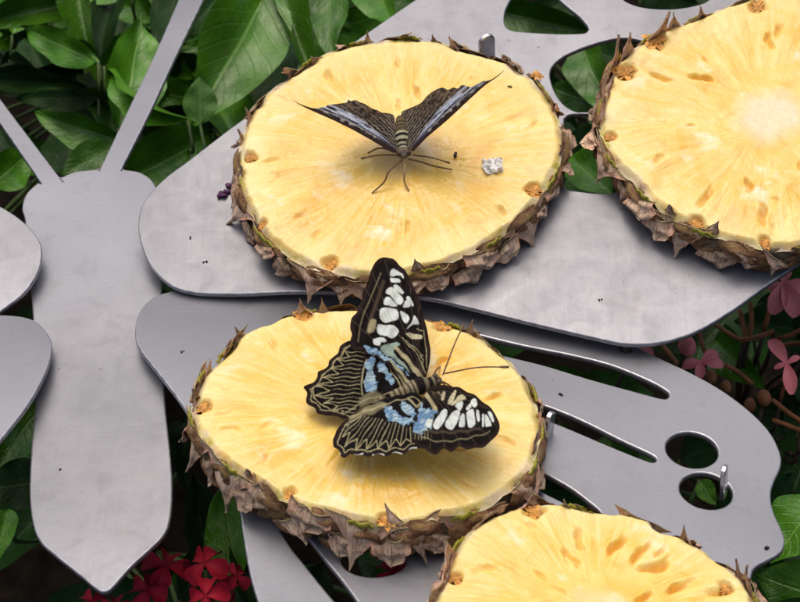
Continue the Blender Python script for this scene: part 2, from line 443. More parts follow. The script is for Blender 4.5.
low_out = [(135, 335), (137, 318), (145, 304), (158, 295), (178, 290), (205, 290), (250, 292), (320, 286), (400, 282), (480, 290), (560, 310), (620, 338), (660, 358), (690, 372), (722, 390), (750, 411), (770, 432), (780, 452), (781, 466), (774, 482), (771, 496), (774, 512), (782, 530), (785, 543),
           (780, 553), (768, 560), (757, 566), (752, 574), (752, 590), (765, 640), (770, 700), (700, 745), (560, 750), (420, 730), (330, 690), (275, 640), (259, 605), (249, 570), (243, 535), (236, 500), (205, 445), (180, 402), (150, 363), (139, 348)]
s1 = [(440, 331), (442, 328), (470, 333), (520, 345), (570, 355), (610, 365), (645, 379), (664, 389), (669, 394), (667, 398), (660, 398), (630, 390), (590, 379), (540, 364), (490, 352), (455, 340)]
s2 = [(500, 402), (502, 399), (530, 403), (545, 406), (580, 420), (620, 440), (650, 454), (656, 459), (654, 462), (645, 460), (610, 446), (570, 429), (530, 413)]
s3 = [(495, 452), (498, 449), (520, 461), (545, 474), (570, 488), (590, 503), (600, 512), (598, 517), (590, 516), (565, 503), (530, 485), (505, 465)]
s4 = [(280, 528), (286, 524), (305, 535), (325, 560), (345, 585), (362, 610), (358, 616), (345, 612), (325, 590), (305, 565), (290, 546)]
lw = plate('lower_wing_plate', F_low, low_out, [s1, s2, s3, s4, ell(692, 450, 26.5, 17.5, rot=.2), ell(706, 491, 27, 17.5, rot=.25), ell(374, 560, 33, 17, rot=0)], feeder, M['metal'])
plate('upper_wing_plate', F_lup, [(-60, 195), (-30, 195), (0, 206), (24, 222), (38, 238), (42, 252), (38, 272), (24, 293), (0, 312), (-30, 335), (-60, 350)], [], feeder, M['metal'])
plate('lower_wing_plate', F_llow, [(-60, 320), (-20, 316), (10, 315), (34, 320), (48, 334), (52, 348), (46, 372), (28, 405), (0, 441), (-30, 478), (-60, 510)], [], feeder, M['metal'])

# bolts between plates, pegs, the spacer between the wings and the stand under it all
def solid_between(name, a, b, r, parent, mat, seg=14, flange=0):
    pts = [a, a.lerp(b, .12), a.lerp(b, .5), a.lerp(b, .88), b]; rad = [r * .85, r, r, r, r * .85]
    v, f = tube(pts, rad, seg); return wobj(name, v, f, parent, mat)
for px, py, F in ((165, 240, F_up), (160, 330, F_low), (25, 255, F_lup), (30, 350, F_llow)):
    p = hit(px, py, F); p.z -= .0023; q = Vector((p.x, p.y, H - .0005))
    solid_between('spacer', p, q, .003, feeder, M['steel'])
p = hit(628, 336, F_up) - Vector((0, 0, .0023)); q = Vector((p.x, p.y, 0)); q.z = F_low.translation.z
n = F_low.col[2].to_3d(); q.z = F_low.translation.z - (n.x * (p.x - F_low.translation.x) + n.y * (p.y - F_low.translation.y)) / n.z
solid_between('spacer', p, q + Vector((0, 0, -.001)), .0022, feeder, M['bolt'])
bc = hit(425, 150, F_up); stand_top = Vector((bc.x, bc.y, bc.z - .0022))
solid_between('stand_pole', stand_top, Vector((bc.x, bc.y, 0.0)), .008, feeder, M['steel'])

def tab(px, py, F, h, w, th, yaw, lean=0.0):
    """flat steel tab with a rounded top, standing on the plate"""
    n = 10; prof = [(-w, 0), (w, 0)] + [(w * math.cos(a), h - w + w * math.sin(a)) for a in [math.pi * k / n for k in range(n + 1)]]
    v = []; f = []
    rings = [(.82, th), (1, th * .7), (1, -th * .7), (.82, -th)]
    for k, y in rings:
        for x, z in prof: v.append((x * k, y, z if z <= 0 else h * .5 + (z - h * .5) * (1 - (1 - k) * .4)))
    m = len(prof)
    for r in range(3):
        for k in range(m): k2 = (k + 1) % m; f.append((r * m + k, r * m + k2, (r + 1) * m + k2, (r + 1) * m + k))
    f.append(tuple(range(m))[::-1]); f.append(tuple(3 * m + k for k in range(m)))
    G = F.copy(); G.translation = hit(px, py, F) - F.col[2].to_3d() * .0015
    me = mesh('tab', v, f, False)
    return link('tab', me, feeder, G @ Matrix.Rotation(yaw, 4, 'Z') @ Matrix.Rotation(lean, 4, 'X'), M['chrome'])
tab(724, 492, F_low, .0125, .0026, .0008, R(68), -.12)
tab(487, 62, F_up, .0165, .0034, .0009, R(25))
tab(548, 437, F_low, .0125, .0026, .0009, R(60))

# ------------------------------------------------------------------ pineapple slices
def make_scale_mesh(seed):
    rnd = random.Random(seed); v = []; f = []; NR, NS = 7, 16
    for i in range(NR + 1):
        rr = i / NR
        for k in range(NS):
            a = 2 * math.pi * k / NS
            hexr = 1.0 / max(abs(math.cos(((a + math.pi / 6) % (math.pi / 3)) - math.pi / 6)), .5) * .93
            x = math.cos(a) * rr * hexr; y = math.sin(a) * rr * hexr
            z = .62 * (1 - rr ** 2.2) - .24 * math.exp(-(rr / .30) ** 2) + .22 * mnoise.noise((x * 2.2 + seed * 3, y * 2.2, 0)) + .10 * mnoise.noise((x * 5, y * 5 + seed, 4))
            v.append((x, y, z - .20))
    for i in range(NR):
        for k in range(NS):
            k2 = (k + 1) % NS
            f.append((i * NS + k, (i + 1) * NS + k, (i + 1) * NS + k2, i * NS + k2))
    me = mesh('rind_scale', v, f); me.materials.append(M['scale']); return me

def make_bract_mesh(seed, mat, curl=.5, NT_=14, NU=10, sharp=1.0, blunt=False):
    rnd = random.Random(seed); v = []; uv = []; f = []
    sk = rnd.uniform(-.3, .3); ph = rnd.uniform(0, 9)
    for j in range(NT_ + 1):
        t = j / NT_
        w = (1 - t) ** (1.75 * sharp) * .95 + .13 * (1 - t) + .022 + .02 * mnoise.noise((t * 16, ph, 3))
        if blunt: w = (.95 * math.sqrt(max(0, 1 - t ** 2.2)) + .03) * (1 + .3 * mnoise.noise((t * 5, ph, 8)))
        for i in range(NU + 1):
            u = i / NU - .5
            x = u * 2 * w + sk * t * t + .03 * mnoise.noise((t * 7, ph, u * 2))
            y = -t * 1.75 + .16 * abs(u) * (1 - t) * 2 + .05 * mnoise.noise((u * 6, ph, 0)) * (1 - t)
            z = .24 * math.sin(min(t * 2.2, 1.6)) * (1 - 1.4 * u * u) + .55 * curl * t ** 2.6 + .05 * t - .22 * abs(u) * 2 * (1 - t) + (.34 if blunt else .20) * mnoise.noise((u * 3 + ph, t * 3, 2)) + .07 * mnoise.noise((u * 9, t * 5, ph))
            v.append((x, y, z)); uv.append((i / NU, t))
    for j in range(NT_):
        for i in range(NU):
            a = j * (NU + 1) + i; f.append((a, a + NU + 1, a + NU + 2, a + 1))
    nv = len(v); nf = len(f)                                   # a second skin gives it thickness
    for k in range(nv): v.append((v[k][0], v[k][1], v[k][2] - .055)); uv.append(uv[k])
    for k in range(nf): f.append(tuple(q + nv for q in f[k])[::-1])
    rim = [j * (NU + 1) for j in range(NT_ + 1)] + [NT_ * (NU + 1) + i for i in range(1, NU + 1)] + [j * (NU + 1) + NU for j in range(NT_ - 1, -1, -1)] + [i for i in range(NU - 1, 0, -1)]
    for k in range(len(rim)):
        a, b = rim[k], rim[(k + 1) % len(rim)]; f.append((a, a + nv, b + nv, b)[::-1])
    me = mesh('bract', v, f); ul = me.uv_layers.new(name='UVMap')
    for lp in me.loops: ul.data[lp.index].uv = uv[lp.vertex_index]
    me.materials.append(mat); return me

def make_floret_mesh(seed):
    rnd = random.Random(seed); v = []; f = []
    for k in range(9):
        a = rnd.uniform(0, 2 * math.pi); L = rnd.uniform(.6, 1.15); w = rnd.uniform(.16, .30)
        ca, sa = math.cos(a), math.sin(a); b = len(v)
        for j in range(6):
            t = j / 5; ww = w * math.sin(math.pi * min(.12 + t * .88, 1)) + .02
            for i in (-1, 0, 1):
                x = t * L; y = i * ww; z = .15 + .55 * t - .75 * t * t * rnd.uniform(.6, 1.2) + .12 * abs(i) + .08 * rnd.random()
                v.append((x * ca - y * sa, x * sa + y * ca, z))
        for j in range(5):
            for i in range(2): q = b + j * 3 + i; f.append((q, q + 3, q + 4, q + 1))
    me = mesh('dried_floret', v, f); me.materials.append(M['floret']); return me

def make_lip_mesh(seed):
    """thin yellow-green crescent of cut skin"""
    v = []; f = []; n = 12
    pts = [Vector((-1 + 2 * i / n, .10 * math.sin(i * 1.7 + seed), .22 * (1 - (2 * i / n - 1) ** 2))) for i in range(n + 1)]
    rad = [.02 + .17 * math.sin(math.pi * i / n) * (1 + .3 * math.sin(i * 2.3 + seed)) for i in range(n + 1)]
    tube(pts, rad, 8, v, f); me = mesh('green_lip', v, f); me.materials.append(M['lip']); return me

SCALES = [make_scale_mesh(k) for k in range(5)]
BRACTS = [make_bract_mesh(k + 10, M['bract'], [.45, .75, .25, .6, 1.0, .35][k]) for k in range(6)]
BLUNT = [make_bract_mesh(k + 50, M['bract'], [.25, .5, .1, .4][k], 10, 10, blunt=True) for k in range(4)]
THORNS = [make_bract_mesh(k + 30, M['thorn'], [.3, .6, .1][k], 8, 6, .8) for k in range(3)]
FLORETS = [make_floret_mesh(k) for k in range(3)]
LIPS = [make_lip_mesh(k) for k in range(2)]

def pineapple(outline, F, T, label, seed, slits, florets, phase=0.0, core=None, lips=True, nb=17, tufts=(), pointy=.35, corew=.45):
    rnd = random.Random(seed); Ft = lift(F, T)
    Fi = Ft.inverted()
    P = np.array([loc2(x, y, Ft, Fi) for x, y in spline_closed(outline, 6)])
    c = np.array(loc2(*core, Ft, Fi)) if core else P.mean(0)
    th = np.arctan2(P[:, 1] - c[1], P[:, 0] - c[0]); rr = np.hypot(P[:, 0] - c[0], P[:, 1] - c[1])
    o = np.argsort(th); th, rr = th[o], rr[o]
    rad = lambda a: np.interp((a + math.pi) % (2 * math.pi) - math.pi, th, rr, period=2 * math.pi)
    Rm = float(rr.mean())
    root = thing('pineapple_slice', Ft @ Vector((c[0], c[1], -T)), label, 'fruit slice', 'round pineapple slices laid on the steel butterfly')
    # base matrix for local coordinates: origin at slice centre on the plate
    B0 = Ft @ Matrix.Translation((c[0], c[1], 0))
    root_w = B0 @ Matrix.Translation((0, 0, -T)); W[root] = root_w; root.matrix_world = root_w
    # --- flesh
    NA, NRr = 460, 100
    rho = np.concatenate([np.linspace(0.004, .86, NRr - 24), np.linspace(.865, 1.0, 24)])
    A, Q = np.meshgrid(np.linspace(-math.pi, math.pi, NA, endpoint=False), rho)
    ca, sa = np.cos(A), np.sin(A)
    wob = 1 + (.010 * (vnoise(ca * 9 + 20 + seed, sa * 9 + 20, seed) - .5) + .012 * (vnoise(ca * 26 + 40, sa * 26 + 40, seed) - .5)) * sstep(.7, 1, Q)
    RR = rad(A) * Q * wob; X, Y = RR * ca, RR * sa
    Zz = .00045 * (vnoise(ca * 17 + 30, sa * 17 + 30, Q * 2.6 + seed) - .5) * sstep(.2, .6, Q)
    Zz += .00018 * (vnoise(ca * 44 + 60, sa * 44 + 60, Q * 4 + seed) - .5) * sstep(.25, .6, Q)
    Zz += .0022 * (vnoise(X * 75 + 20, Y * 75 + 20, seed + .5) - .5)
    Zz += .0007 * (vnoise(X * 260 + 20, Y * 260 + 20, seed + .2) - .5) * (.4 + .6 * Q)
    Zz -= .0022 * sstep(.95, 1.0, Q) * (.4 + 1.2 * vnoise(ca * 10 + 10, sa * 10 + 10, seed + 3.1))
    pit = np.zeros_like(A)
    sl = [loc2(x, y, Ft, Fi) + (k,) for x, y, k in slits]
    for _ in range(9):
        a = rnd.uniform(-math.pi, math.pi); q = rnd.uniform(.42, .86) * float(rad(a))
        sl.append((c[0] + q * math.cos(a), c[1] + q * math.sin(a), rnd.uniform(.12, .4)))
    for sx, sy, k in sl:
        sx -= c[0]; sy -= c[1]; an = math.atan2(sy, sx) + rnd.uniform(-.35, .35)
        dx, dy = X - sx, Y - sy
        l = dx * math.cos(an) + dy * math.sin(an); w = -dx * math.sin(an) + dy * math.cos(an)
        w = w + .0016 * (vnoise(X * 420 + 50, Y * 420 + 50, sx * 99) - .5) + .0007 * np.sin(l / .0026 + sx * 700)
        l = l + .0030 * (vnoise(X * 330 + 50, Y * 330 + 50, sy * 99) - .5)
        d = np.exp(-((l / (.0030 * (.5 + k))) ** 2 + (w / (.00085 * (.5 + k))) ** 2) ** 1.6)
        Zz -= .0034 * k * d; Zz += .0006 * k * np.exp(-((l / .0032) ** 2 + ((w - .0018) / .0009) ** 2))
        pit = np.maximum(pit, d ** 1.5 * np.clip(.6 + w / .0014, .1, 1) * min(1, .5 + k * .6))
    for x, y, fs in florets:
        fx, fy = loc2(x, y, Ft, Fi); dd = np.hypot(X - fx + c[0], Y - fy + c[1]) / (fs * .9) + .35 * (vnoise(X * 500 + 50, Y * 500 + 50, 2) - .5)
        d = 1 - sstep(.45, 1.05, dd); Zz -= .0022 * d; pit = np.maximum(pit, .8 * d)
    n0 = len(A.ravel())
    verts = np.stack([X, Y, Zz], -1).reshape(-1, 3)
    ii = np.arange(NRr * NA).reshape(NRr, NA); jn = np.roll(ii, -1, 1)
    faces = np.stack([ii[:-1], ii[1:], jn[1:], jn[:-1]], -1).reshape(-1, 4).tolist()
    faces.append(list(range(NA)))
    # side of the flesh tucked inside the rind
    me = mesh('flesh', verts, faces)
    for nm, dat in (('corew', 0 * Q + corew), ('rho', Q), ('pit', pit), ('rimw', sstep(.945, .985, Q + .05 * (vnoise(ca * 13 + 5, sa * 13 + 5, seed + 7) - .5)))):
        at = me.attributes.new(nm, 'FLOAT', 'POINT'); at.data.foreach_set('value', dat.ravel().astype(np.float32))
    pv = np.stack([ca * 9 + seed * 5, sa * 9, Q * 2.4], -1).astype(np.float32)
    at = me.attributes.new('polar', 'FLOAT_VECTOR', 'POINT'); at.data.foreach_set('vector', pv.ravel())
    link('flesh', me, root, B0, M['flesh'])
    # --- rind wall
    NA2, NV = 220, 14
    v = []; f = []
    for j in range(NV + 1):
        t = j / NV
        for k in range(NA2):
            a = -math.pi + 2 * math.pi * k / NA2
            bul = -.0012 + math.sin(math.pi * min(1, t * 1.05)) * .0018 - .003 * max(0, t - .75) / .25
            r = float(rad(a)) * .994 + bul + .0016 * mnoise.noise((math.cos(a) * 12, math.sin(a) * 12, t * 3 + seed))
            z = -.0012 - (T - .0014) * t
            if j == 0: z = -.0030; r -= .0012
            v.append((r * math.cos(a), r * math.sin(a), z))
    for j in range(NV):
        for k in range(NA2):
            k2 = (k + 1) % NA2; f.append((j * NA2 + k, (j + 1) * NA2 + k, (j + 1) * NA2 + k2, j * NA2 + k2))
    f.append(tuple(NV * NA2 + k for k in range(NA2))[::-1])
    link('rind', mesh('rind', v, f), root, B0, M['rind'])
    # --- scales, bracts
    def side(a, z, out, roll=0.0, lean=0.0, sx=1.0, sy=1.0, sz=1.0):
        r = float(rad(a)) + out; da = .04
        p = Vector((r * math.cos(a), r * math.sin(a), z))
        tg = Vector((float(rad(a + da)) * math.cos(a + da) - float(rad(a - da)) * math.cos(a - da), float(rad(a + da)) * math.sin(a + da) - float(rad(a - da)) * math.sin(a - da), 0)).normalized()
        up = Vector((0, 0, 1)); ou = tg.cross(up)
        m = Matrix((tg, up, ou)).transposed().to_4x4(); m.translation = p
        return B0 @ m @ Matrix.Rotation(roll, 4, 'Z') @ Matrix.Rotation(lean, 4, 'X') @ Matrix.Diagonal((sx, sy, sz, 1))
    step = 2 * math.pi / nb
    for k in range(nb):
        a = phase + step * (k + rnd.uniform(-.12, .12)); s = Rm * step * .5
        link('rind_scale', SCALES[rnd.randrange(5)], root, side(a, -T * .36 + rnd.uniform(-.001, .001), .0004, rnd.uniform(-.3, .3), 0, s * rnd.uniform(.8, 1.05), T * rnd.uniform(.30, .40), s * .46))
        link('rind_scale', SCALES[rnd.randrange(5)], root, side(a + step * .5, -T * .74 + rnd.uniform(-.001, .001), -.0004, rnd.uniform(-.3, .3), 0, s * rnd.uniform(.8, 1.05), T * rnd.uniform(.28, .36), s * .42))
        if rnd.random() < pointy:
            L = T * rnd.uniform(.42, .64)
            link('bract', BRACTS[rnd.randrange(6)], root, side(a + rnd.uniform(-.05, .05), -T * rnd.uniform(.06, .16), rnd.uniform(.0, .0010), rnd.uniform(-.25, .25), rnd.uniform(-.22, .10), s * rnd.uniform(.9, 1.25), L, s * rnd.uniform(.4, .7)))
        else:
            L = T * rnd.uniform(.17, .30)
            link('bract', BLUNT[rnd.randrange(4)], root, side(a + rnd.uniform(-.05, .05), -T * rnd.uniform(.06, .30), rnd.uniform(.0005, .0018), rnd.uniform(-.8, .8), rnd.uniform(-.3, .15), s * rnd.uniform(.45, .85), L, s * rnd.uniform(.4, .7)))
        L = T * rnd.uniform(.16, .32)
        m2 = BRACTS[rnd.randrange(6)] if rnd.random() < .3 else BLUNT[rnd.randrange(4)]
        link('bract', m2, root, side(a + step * rnd.uniform(.38, .62), -T * rnd.uniform(.34, .50), rnd.uniform(.0008, .002), rnd.uniform(-.8, .8), rnd.uniform(-.25, .15), s * rnd.uniform(.45, .85), L, s * rnd.uniform(.4, .7)))
        if rnd.random() < .30:           # cut bract tips standing up round the rim
            link('rim_thorn', THORNS[rnd.randrange(3)], root, side(a + step * rnd.uniform(.3, .7), -.0015, -.0008, math.pi + rnd.uniform(-.5, .5), rnd.uniform(.1, .6), s * .26, T * rnd.uniform(.14, .26), s * .4))
        if lips and rnd.random() < .75:
            link('green_lip', LIPS[rnd.randrange(2)], root, side(a + step * rnd.uniform(-.3, .3), -.0016, -.0002, rnd.uniform(-.15, .15), 0, s * rnd.uniform(.35, .7), .0060, .0035))
    for x, y, sz, w in tufts:           # dry bracts standing up on the rim
        tx, ty = loc2(x, y, Ft, Fi); a = math.atan2(ty - c[1], tx - c[0])
        link('bract', BRACTS[rnd.randrange(6)], root, side(a, -.0035, .0002, math.pi + rnd.uniform(-.3, .3), rnd.uniform(.15, .4), w, sz / 1.75, w * .8))
    for x, y, s in florets:
        p = Ft @ Vector((*loc2(x, y, Ft, Fi), -.0026))
        m = Matrix.Translation(p) @ Ft.to_3x3().to_4x4() @ Matrix.Rotation(rnd.uniform(0, 6), 4, 'Z') @ Matrix.Diagonal((s, s, s * .8, 1))
        link('dried_floret', FLORETS[rnd.randrange(3)], root, m)
    return root, Ft

A_out = [(238, 160), (240, 138), (247, 117), (262, 96), (282, 79), (300, 66), (322, 53), (345, 45), (366, 40), (388, 37), (412, 36), (440, 39), (458, 46), (487, 53), (506, 59), (521, 69), (536, 80), (548, 96), (557, 112), (563, 132), (562, 158), (551, 178), (540, 196), (526, 212), (509, 228), (490, 241), (463, 256), (433, 266), (404, 272), (375, 276), (350, 275), (320, 270), (297, 260), (274, 244), (259, 229), (247, 207), (239, 186)]
B_out = [(191, 412), (195, 396), (199, 381), (206, 369), (216, 359), (230, 345), (238, 333), (252, 324), (270, 319), (290, 312), (312, 309), (340, 306), (370, 307), (400, 311), (427, 317), (452, 323), (480, 336), (503, 354), (522, 370), (533, 390), (539, 410), (541, 433), (536, 455), (527, 474), (512, 485), (496, 497), (475, 508), (454, 514), (427, 518), (400, 523), (380, 523), (352, 518), (326, 511), (302, 504), (278, 495), (258, 481), (232, 466), (214, 450), (200, 432)]
C_out = [(598, 125), (601, 105), (605, 88), (611, 67), (626, 51), (643, 40), (665, 28), (693, 18), (719, 7), (745, -3), (775, -9), (810, -11), (850, -3), (890, 20), (922, 55), (938, 95), (937, 140), (915, 182), (880, 215), (840, 236), (800, 245), (775, 247), (748, 244), (710, 232), (670, 214), (644, 192), (617, 164), (605, 146)]
D_out = [(432, 612), (434, 597), (442, 580), (448, 562), (460, 540), (475, 525), (494, 513), (520, 504), (550, 501), (582, 507), (616, 511), (646, 517), (661, 530), (682, 535), (703, 548), (728, 564), (746, 579), (755, 600), (757, 632), (743, 667), (713, 697), (668, 717), (610, 726), (550, 722), (490, 705), (452, 677), (434, 642)]
sA, FA = pineapple(A_out, F_up, .0140, 'round pineapple slice behind, carrying the butterfly that faces forward with raised wings', 1,
    [(272, 160, .4), (415, 90, .3), (400, 60, .4), (330, 75, .4), (500, 210, .5), (300, 215, .5)],
    [(330, 262, .0038), (250, 156, .0034), (262, 221, .0025), (533, 188, .0042), (538, 72, .003)], .1, (405, 155), tufts=[(366, 41, .008, .0035), (455, 46, .008, .004), (240, 138, .008, .004), (288, 74, .006, .002)])
sB, FB = pineapple(B_out, F_low, .0175, 'round pineapple slice under the large patterned butterfly with open wings', 2,
    [(495, 397, .5), (440, 365, .6), (270, 345, .4), (230, 430, .5), (505, 440, .4)],
    [(387, 518, .0042), (303, 314, .0045), (442, 325, .0045), (204, 405, .0035), (290, 491, .003)], .25, (368, 416), pointy=.75, tufts=[(238, 333, .006, .004), (206, 369, .007, .004), (195, 400, .008, .006), (303, 310, .007, .007), (540, 420, .008, .006)])
sC, FC = pineapple(C_out, F_up, .0150, 'round pineapple slice with pale core and no butterfly, lying beside the plate cutouts', 3,
    [(660, 75, .8), (700, 78, .9), (705, 198, .8), (764, 215, .8), (748, 185, .5), (690, 125, .3), (770, 40, .6), (778, 30, .6)],
    [(655, 40, .006), (625, 70, .006), (610, 135, .0035), (757, 4, .005), (696, 222, .004), (765, 240, .003)], .05, (768, 118), corew=1.0, tufts=[(611, 67, .018, .005), (603, 98, .014, .005), (600, 115, .016, .004), (655, 34, .016, .006), (672, 25, .012, .006), (626, 51, .014, .006), (700, 14, .010, .005)])
sD, FD = pineapple(D_out, F_low, .016, 'pineapple slice with scattered hollow cells and no butterfly, beside the two round holes', 4,
    [(580, 536, .7), (572, 556, .5), (617, 545, .9), (640, 555, .8), (655, 565, .9), (680, 588, .9), (720, 590, .8), (530, 528, .3), (560, 590, .3), (645, 600, .7)],
    [(534, 509, .0045), (726, 586, .003), (455, 575, .003)], .4, (594, 612), tufts=[(688, 538, .009, .004), (448, 562, .012, .008), (530, 503, .006, .006), (750, 585, .010, .005)])

# small bits lying on fruit and metal
def crumb(name, px, py, F, size, mat, label, cat, parts=9, flat=.5, seed=0, stretch=(1, 1), rot=0.0):
    rnd = random.Random(seed); bm = bmesh.new()
    for k in range(parts):
        m = Matrix.Rotation(rot, 4, 'Z') @ Matrix.Translation((rnd.uniform(-1, 1) * size * stretch[0] * .7, rnd.uniform(-1, 1) * size * stretch[1] * .7, size * flat * .45)) @ Matrix.Rotation(rnd.uniform(0, 6), 4, (rnd.random(), rnd.random(), rnd.random() + .1)) @ Matrix.Diagonal((size * rnd.uniform(.25, .55), size * rnd.uniform(.25, .5), size * flat * rnd.uniform(.4, .8), 1))
        bmesh.ops.create_icosphere(bm, subdivisions=2, radius=1, matrix=m)
    for v in bm.verts: v.co += Vector((mnoise.noise(v.co * 2500), mnoise.noise(v.co * 2500 + Vector((9, 0, 0))), mnoise.noise(v.co * 2500 + Vector((0, 9, 0))))) * size * .14
    me = bpy.data.meshes.new(name); bm.to_mesh(me); bm.free()
    me.polygons.foreach_set('use_smooth', [True] * len(me.polygons))
    G = F.copy(); G.translation = hit(px, py, F)
    return tag(link(name, me, None, G, mat), label, cat)
crumb('pulp_crumb', 492, 167, FA, .0042, M['white'], 'small white clump of pulp on the slice below the butterfly with raised wings', 'crumb', 26, .22, 4, (1, .75))
crumb('dark_grain', 455, 156, FA, .0013, M['black'], 'tiny black curved grain beside the white pulp clump', 'grain', 4, .8, 2, (.4, 1.2))
crumb('dark_grain', 509, 87, FA, .0010, M['stem'], 'tiny green grain beneath the wing tip near the rim of the slice', 'grain', 4, .6, 5, (1.4, .4))
crumb('dried_petal', 226, 192, F_up, .0030, M['purple'], 'shrivelled purple petal scrap on the steel wing by the slice', 'petal', 9, .5, 8, (.5, 1.5), -.6)
crumb('dark_grain', 190, 238, F_up, .0008, M['black'], 'tiny dark speck on the upper steel wing beside the body plate', 'grain', 3, .6, 6, (.4, 1.3))
crumb('dark_grain', 766, 547, F_low, .0013, M['black'], 'dark speck on the scalloped tip of the lower steel wing', 'grain', 4, .6, 7)
crumb('dark_grain', 664, 123, FC, .0008, M['black'], 'tiny dark speck on the slice with the pale core', 'grain', 3, .6, 9)

for k, (x, y, F, sz, lab) in enumerate(((205, 262, F_up, .0011, 'tiny dark crumb on the upper steel wing near its rounded lobe'), (600, 300, F_up, .0009, 'tiny dark crumb on the upper steel wing between two slices'), (560, 395, F_low, .0010, 'tiny dark crumb on the lower steel wing between the slots'), (182, 352, F_low, .0009, 'tiny dark crumb on the rounded lobe of the lower steel wing'), (60, 470, F_body, .0008, 'tiny dark crumb on the steel body plate'))):
    crumb('dark_grain', x, y, F, sz, M['black'], lab, 'grain', 4, .4, 20 + k, (.9, .6))
# ------------------------------------------------------------------ butterflies
OLIVE = srgb(178, 170, 132); CREAM = srgb(196, 192, 160); WHITE = srgb(216, 226, 222); BLUE = srgb(158, 190, 208); DEEP = srgb(95, 130, 185)
BLACK = srgb(20, 16, 16); BROWN = srgb(40, 29, 26); GREEN = srgb(150, 172, 158); TAN = srgb(112, 96, 80)

class Paint:
    """flat print of a wing: colour per point, in photo pixel coordinates"""
    def __init__(s, x, y, base):
        s.x, s.y = x, y; s.c = np.tile(np.array(base), (len(x), 1)); s.jx = x + .55 * (vnoise(x * .9, y * .9, 1) - .5); s.jy = y + .55 * (vnoise(x * .9, y * .9, 9) - .5)
    def put(s, m, c): s.c = s.c * (1 - m[:, None]) + np.array(c) * m[:, None]
    def poly(s, pts, c, soft=.45, a=1.0): s.put(a * (1 - sstep(-soft, soft, poly_sd(s.jx, s.jy, spline_closed(pts, 3)))), c)
    def blue(s, pts):
        m = 1 - sstep(-.7, .6, poly_sd(s.jx, s.jy, spline_closed(pts, 3)) + 3.0 * (vnoise(s.x * .45, s.y * .45, 12) - .42)); n = vnoise(s.x * .22, s.y * .22, 4)
        s.put(m * .95, BLUE); s.put(m * sstep(.55, .8, n) * .7, srgb(186, 208, 214)); s.put(m * sstep(.42, .25, n) * .65, srgb(96, 138, 182))
        ph = s.y + .25 * s.x + 3.5 * (vnoise(s.x * .12, s.y * .12, 3) - .5); ln = np.abs((ph % 4.2) - 2.1)
        s.put(m * (1 - sstep(.12, .45, ln)) * .75, srgb(40, 48, 66))
    def done(s):
        n = vnoise(s.x * 2.3, s.y * 2.3, 6) - .5; n2 = vnoise(s.x * .25, s.y * .25, 8) - .5
        s.c = np.clip(s.c * (1 + .16 * n + .3 * n2)[:, None], 0, 1); return s.c
    def veins(s, root, ends, c=None, w=.45, a=.55):
        for e in ends:
            m = ((root[0] + e[0]) / 2 + (e[1] - root[1]) * .04, (root[1] + e[1]) / 2 - (e[0] - root[0]) * .04); s.line([root, m, e], w, c or TAN, .35, a)
    def line(s, pts, w, c, soft=.4, a=1.0, w2=None):
        best = np.full(len(s.x), 1e9); n = len(pts) - 1
        for i in range(n):
            d, t = seg_d(s.jx, s.jy, *pts[i], *pts[i + 1]); ww = w if w2 is None else w + (w2 - w) * (i + t) / n
            best = np.minimum(best, d - ww / 2)
        s.put(a * (1 - sstep(-soft, soft, best)), c)

def wing_mesh(outline, Fw, cell, painter, bulge=None, n=4):
    P = spline_closed(outline, n); x0, y0 = P.min(0) - cell; x1, y1 = P.max(0) + cell
    gx = np.arange(x0, x1 + cell, cell); gy = np.arange(y0, y1 + cell, cell)
    X, Y = np.meshgrid(gx, gy); sd = poly_sd(X, Y, P); ins = sd < 0
    keep = ins[:-1, :-1] | ins[1:, :-1] | ins[:-1, 1:] | ins[1:, 1:]
    # pull the outer ring of points on to the outline
    out = np.zeros_like(ins); out[:-1, :-1] |= keep; out[1:, :-1] |= keep; out[:-1, 1:] |= keep; out[1:, 1:] |= keep
    mv = out & ~ins; mx, my = X[mv], Y[mv]; bx, by = mx.copy(), my.copy(); bd = np.full(mx.shape, 1e9)
    for i in range(len(P)):
        ax, ay = P[i - 1]; ex, ey = P[i]; d, t = seg_d(mx, my, ax, ay, ex, ey)
        w = d < bd; bx[w] = (ax + t * (ex - ax))[w]; by[w] = (ay + t * (ey - ay))[w]; bd = np.minimum(bd, d)
    X = X.copy(); Y = Y.copy(); X[mv] = bx; Y[mv] = by
    idx = np.full(X.shape, -1); idx[out] = np.arange(out.sum())
    jj, ii = np.where(keep)
    faces = np.stack([idx[jj, ii], idx[jj + 1, ii], idx[jj + 1, ii + 1], idx[jj, ii + 1]], -1)
    px, py = X[out], Y[out]
    nrm = np.array(Fw.col[2].to_3d()); o = np.array(Fw.translation); cm = np.array(CAM)
    d = np.array(FWD)[None] + np.array(RIGHT)[None] * ((px - 400) / FPX)[:, None] + np.array(UP)[None] * ((301 - py) / FPX)[:, None]
    t = ((o - cm) @ nrm) / (d @ nrm); V = cm + d * t[:, None]
    if bulge is not None: V = V + nrm[None] * bulge(px, py)[:, None]
    pt = painter(px, py)
    return V, faces, pt

def wing_obj(name, outline, Fw, painter, parent, mat, cell=.62, bulge=None):
    V, Fc, colr = wing_mesh(outline, Fw, cell, painter, bulge)
    inv = np.array(W[parent].inverted()); V = V @ inv[:3, :3].T + inv[:3, 3]
    me = mesh(name, V, Fc.tolist()); at = me.color_attributes.new('print', 'FLOAT_COLOR', 'POINT')
    at.data.foreach_set('color', np.concatenate([np.clip(colr, 0, 1), np.ones((len(colr), 1))], 1).astype(np.float32).ravel())
    return link(name, me, parent, W[parent], mat)

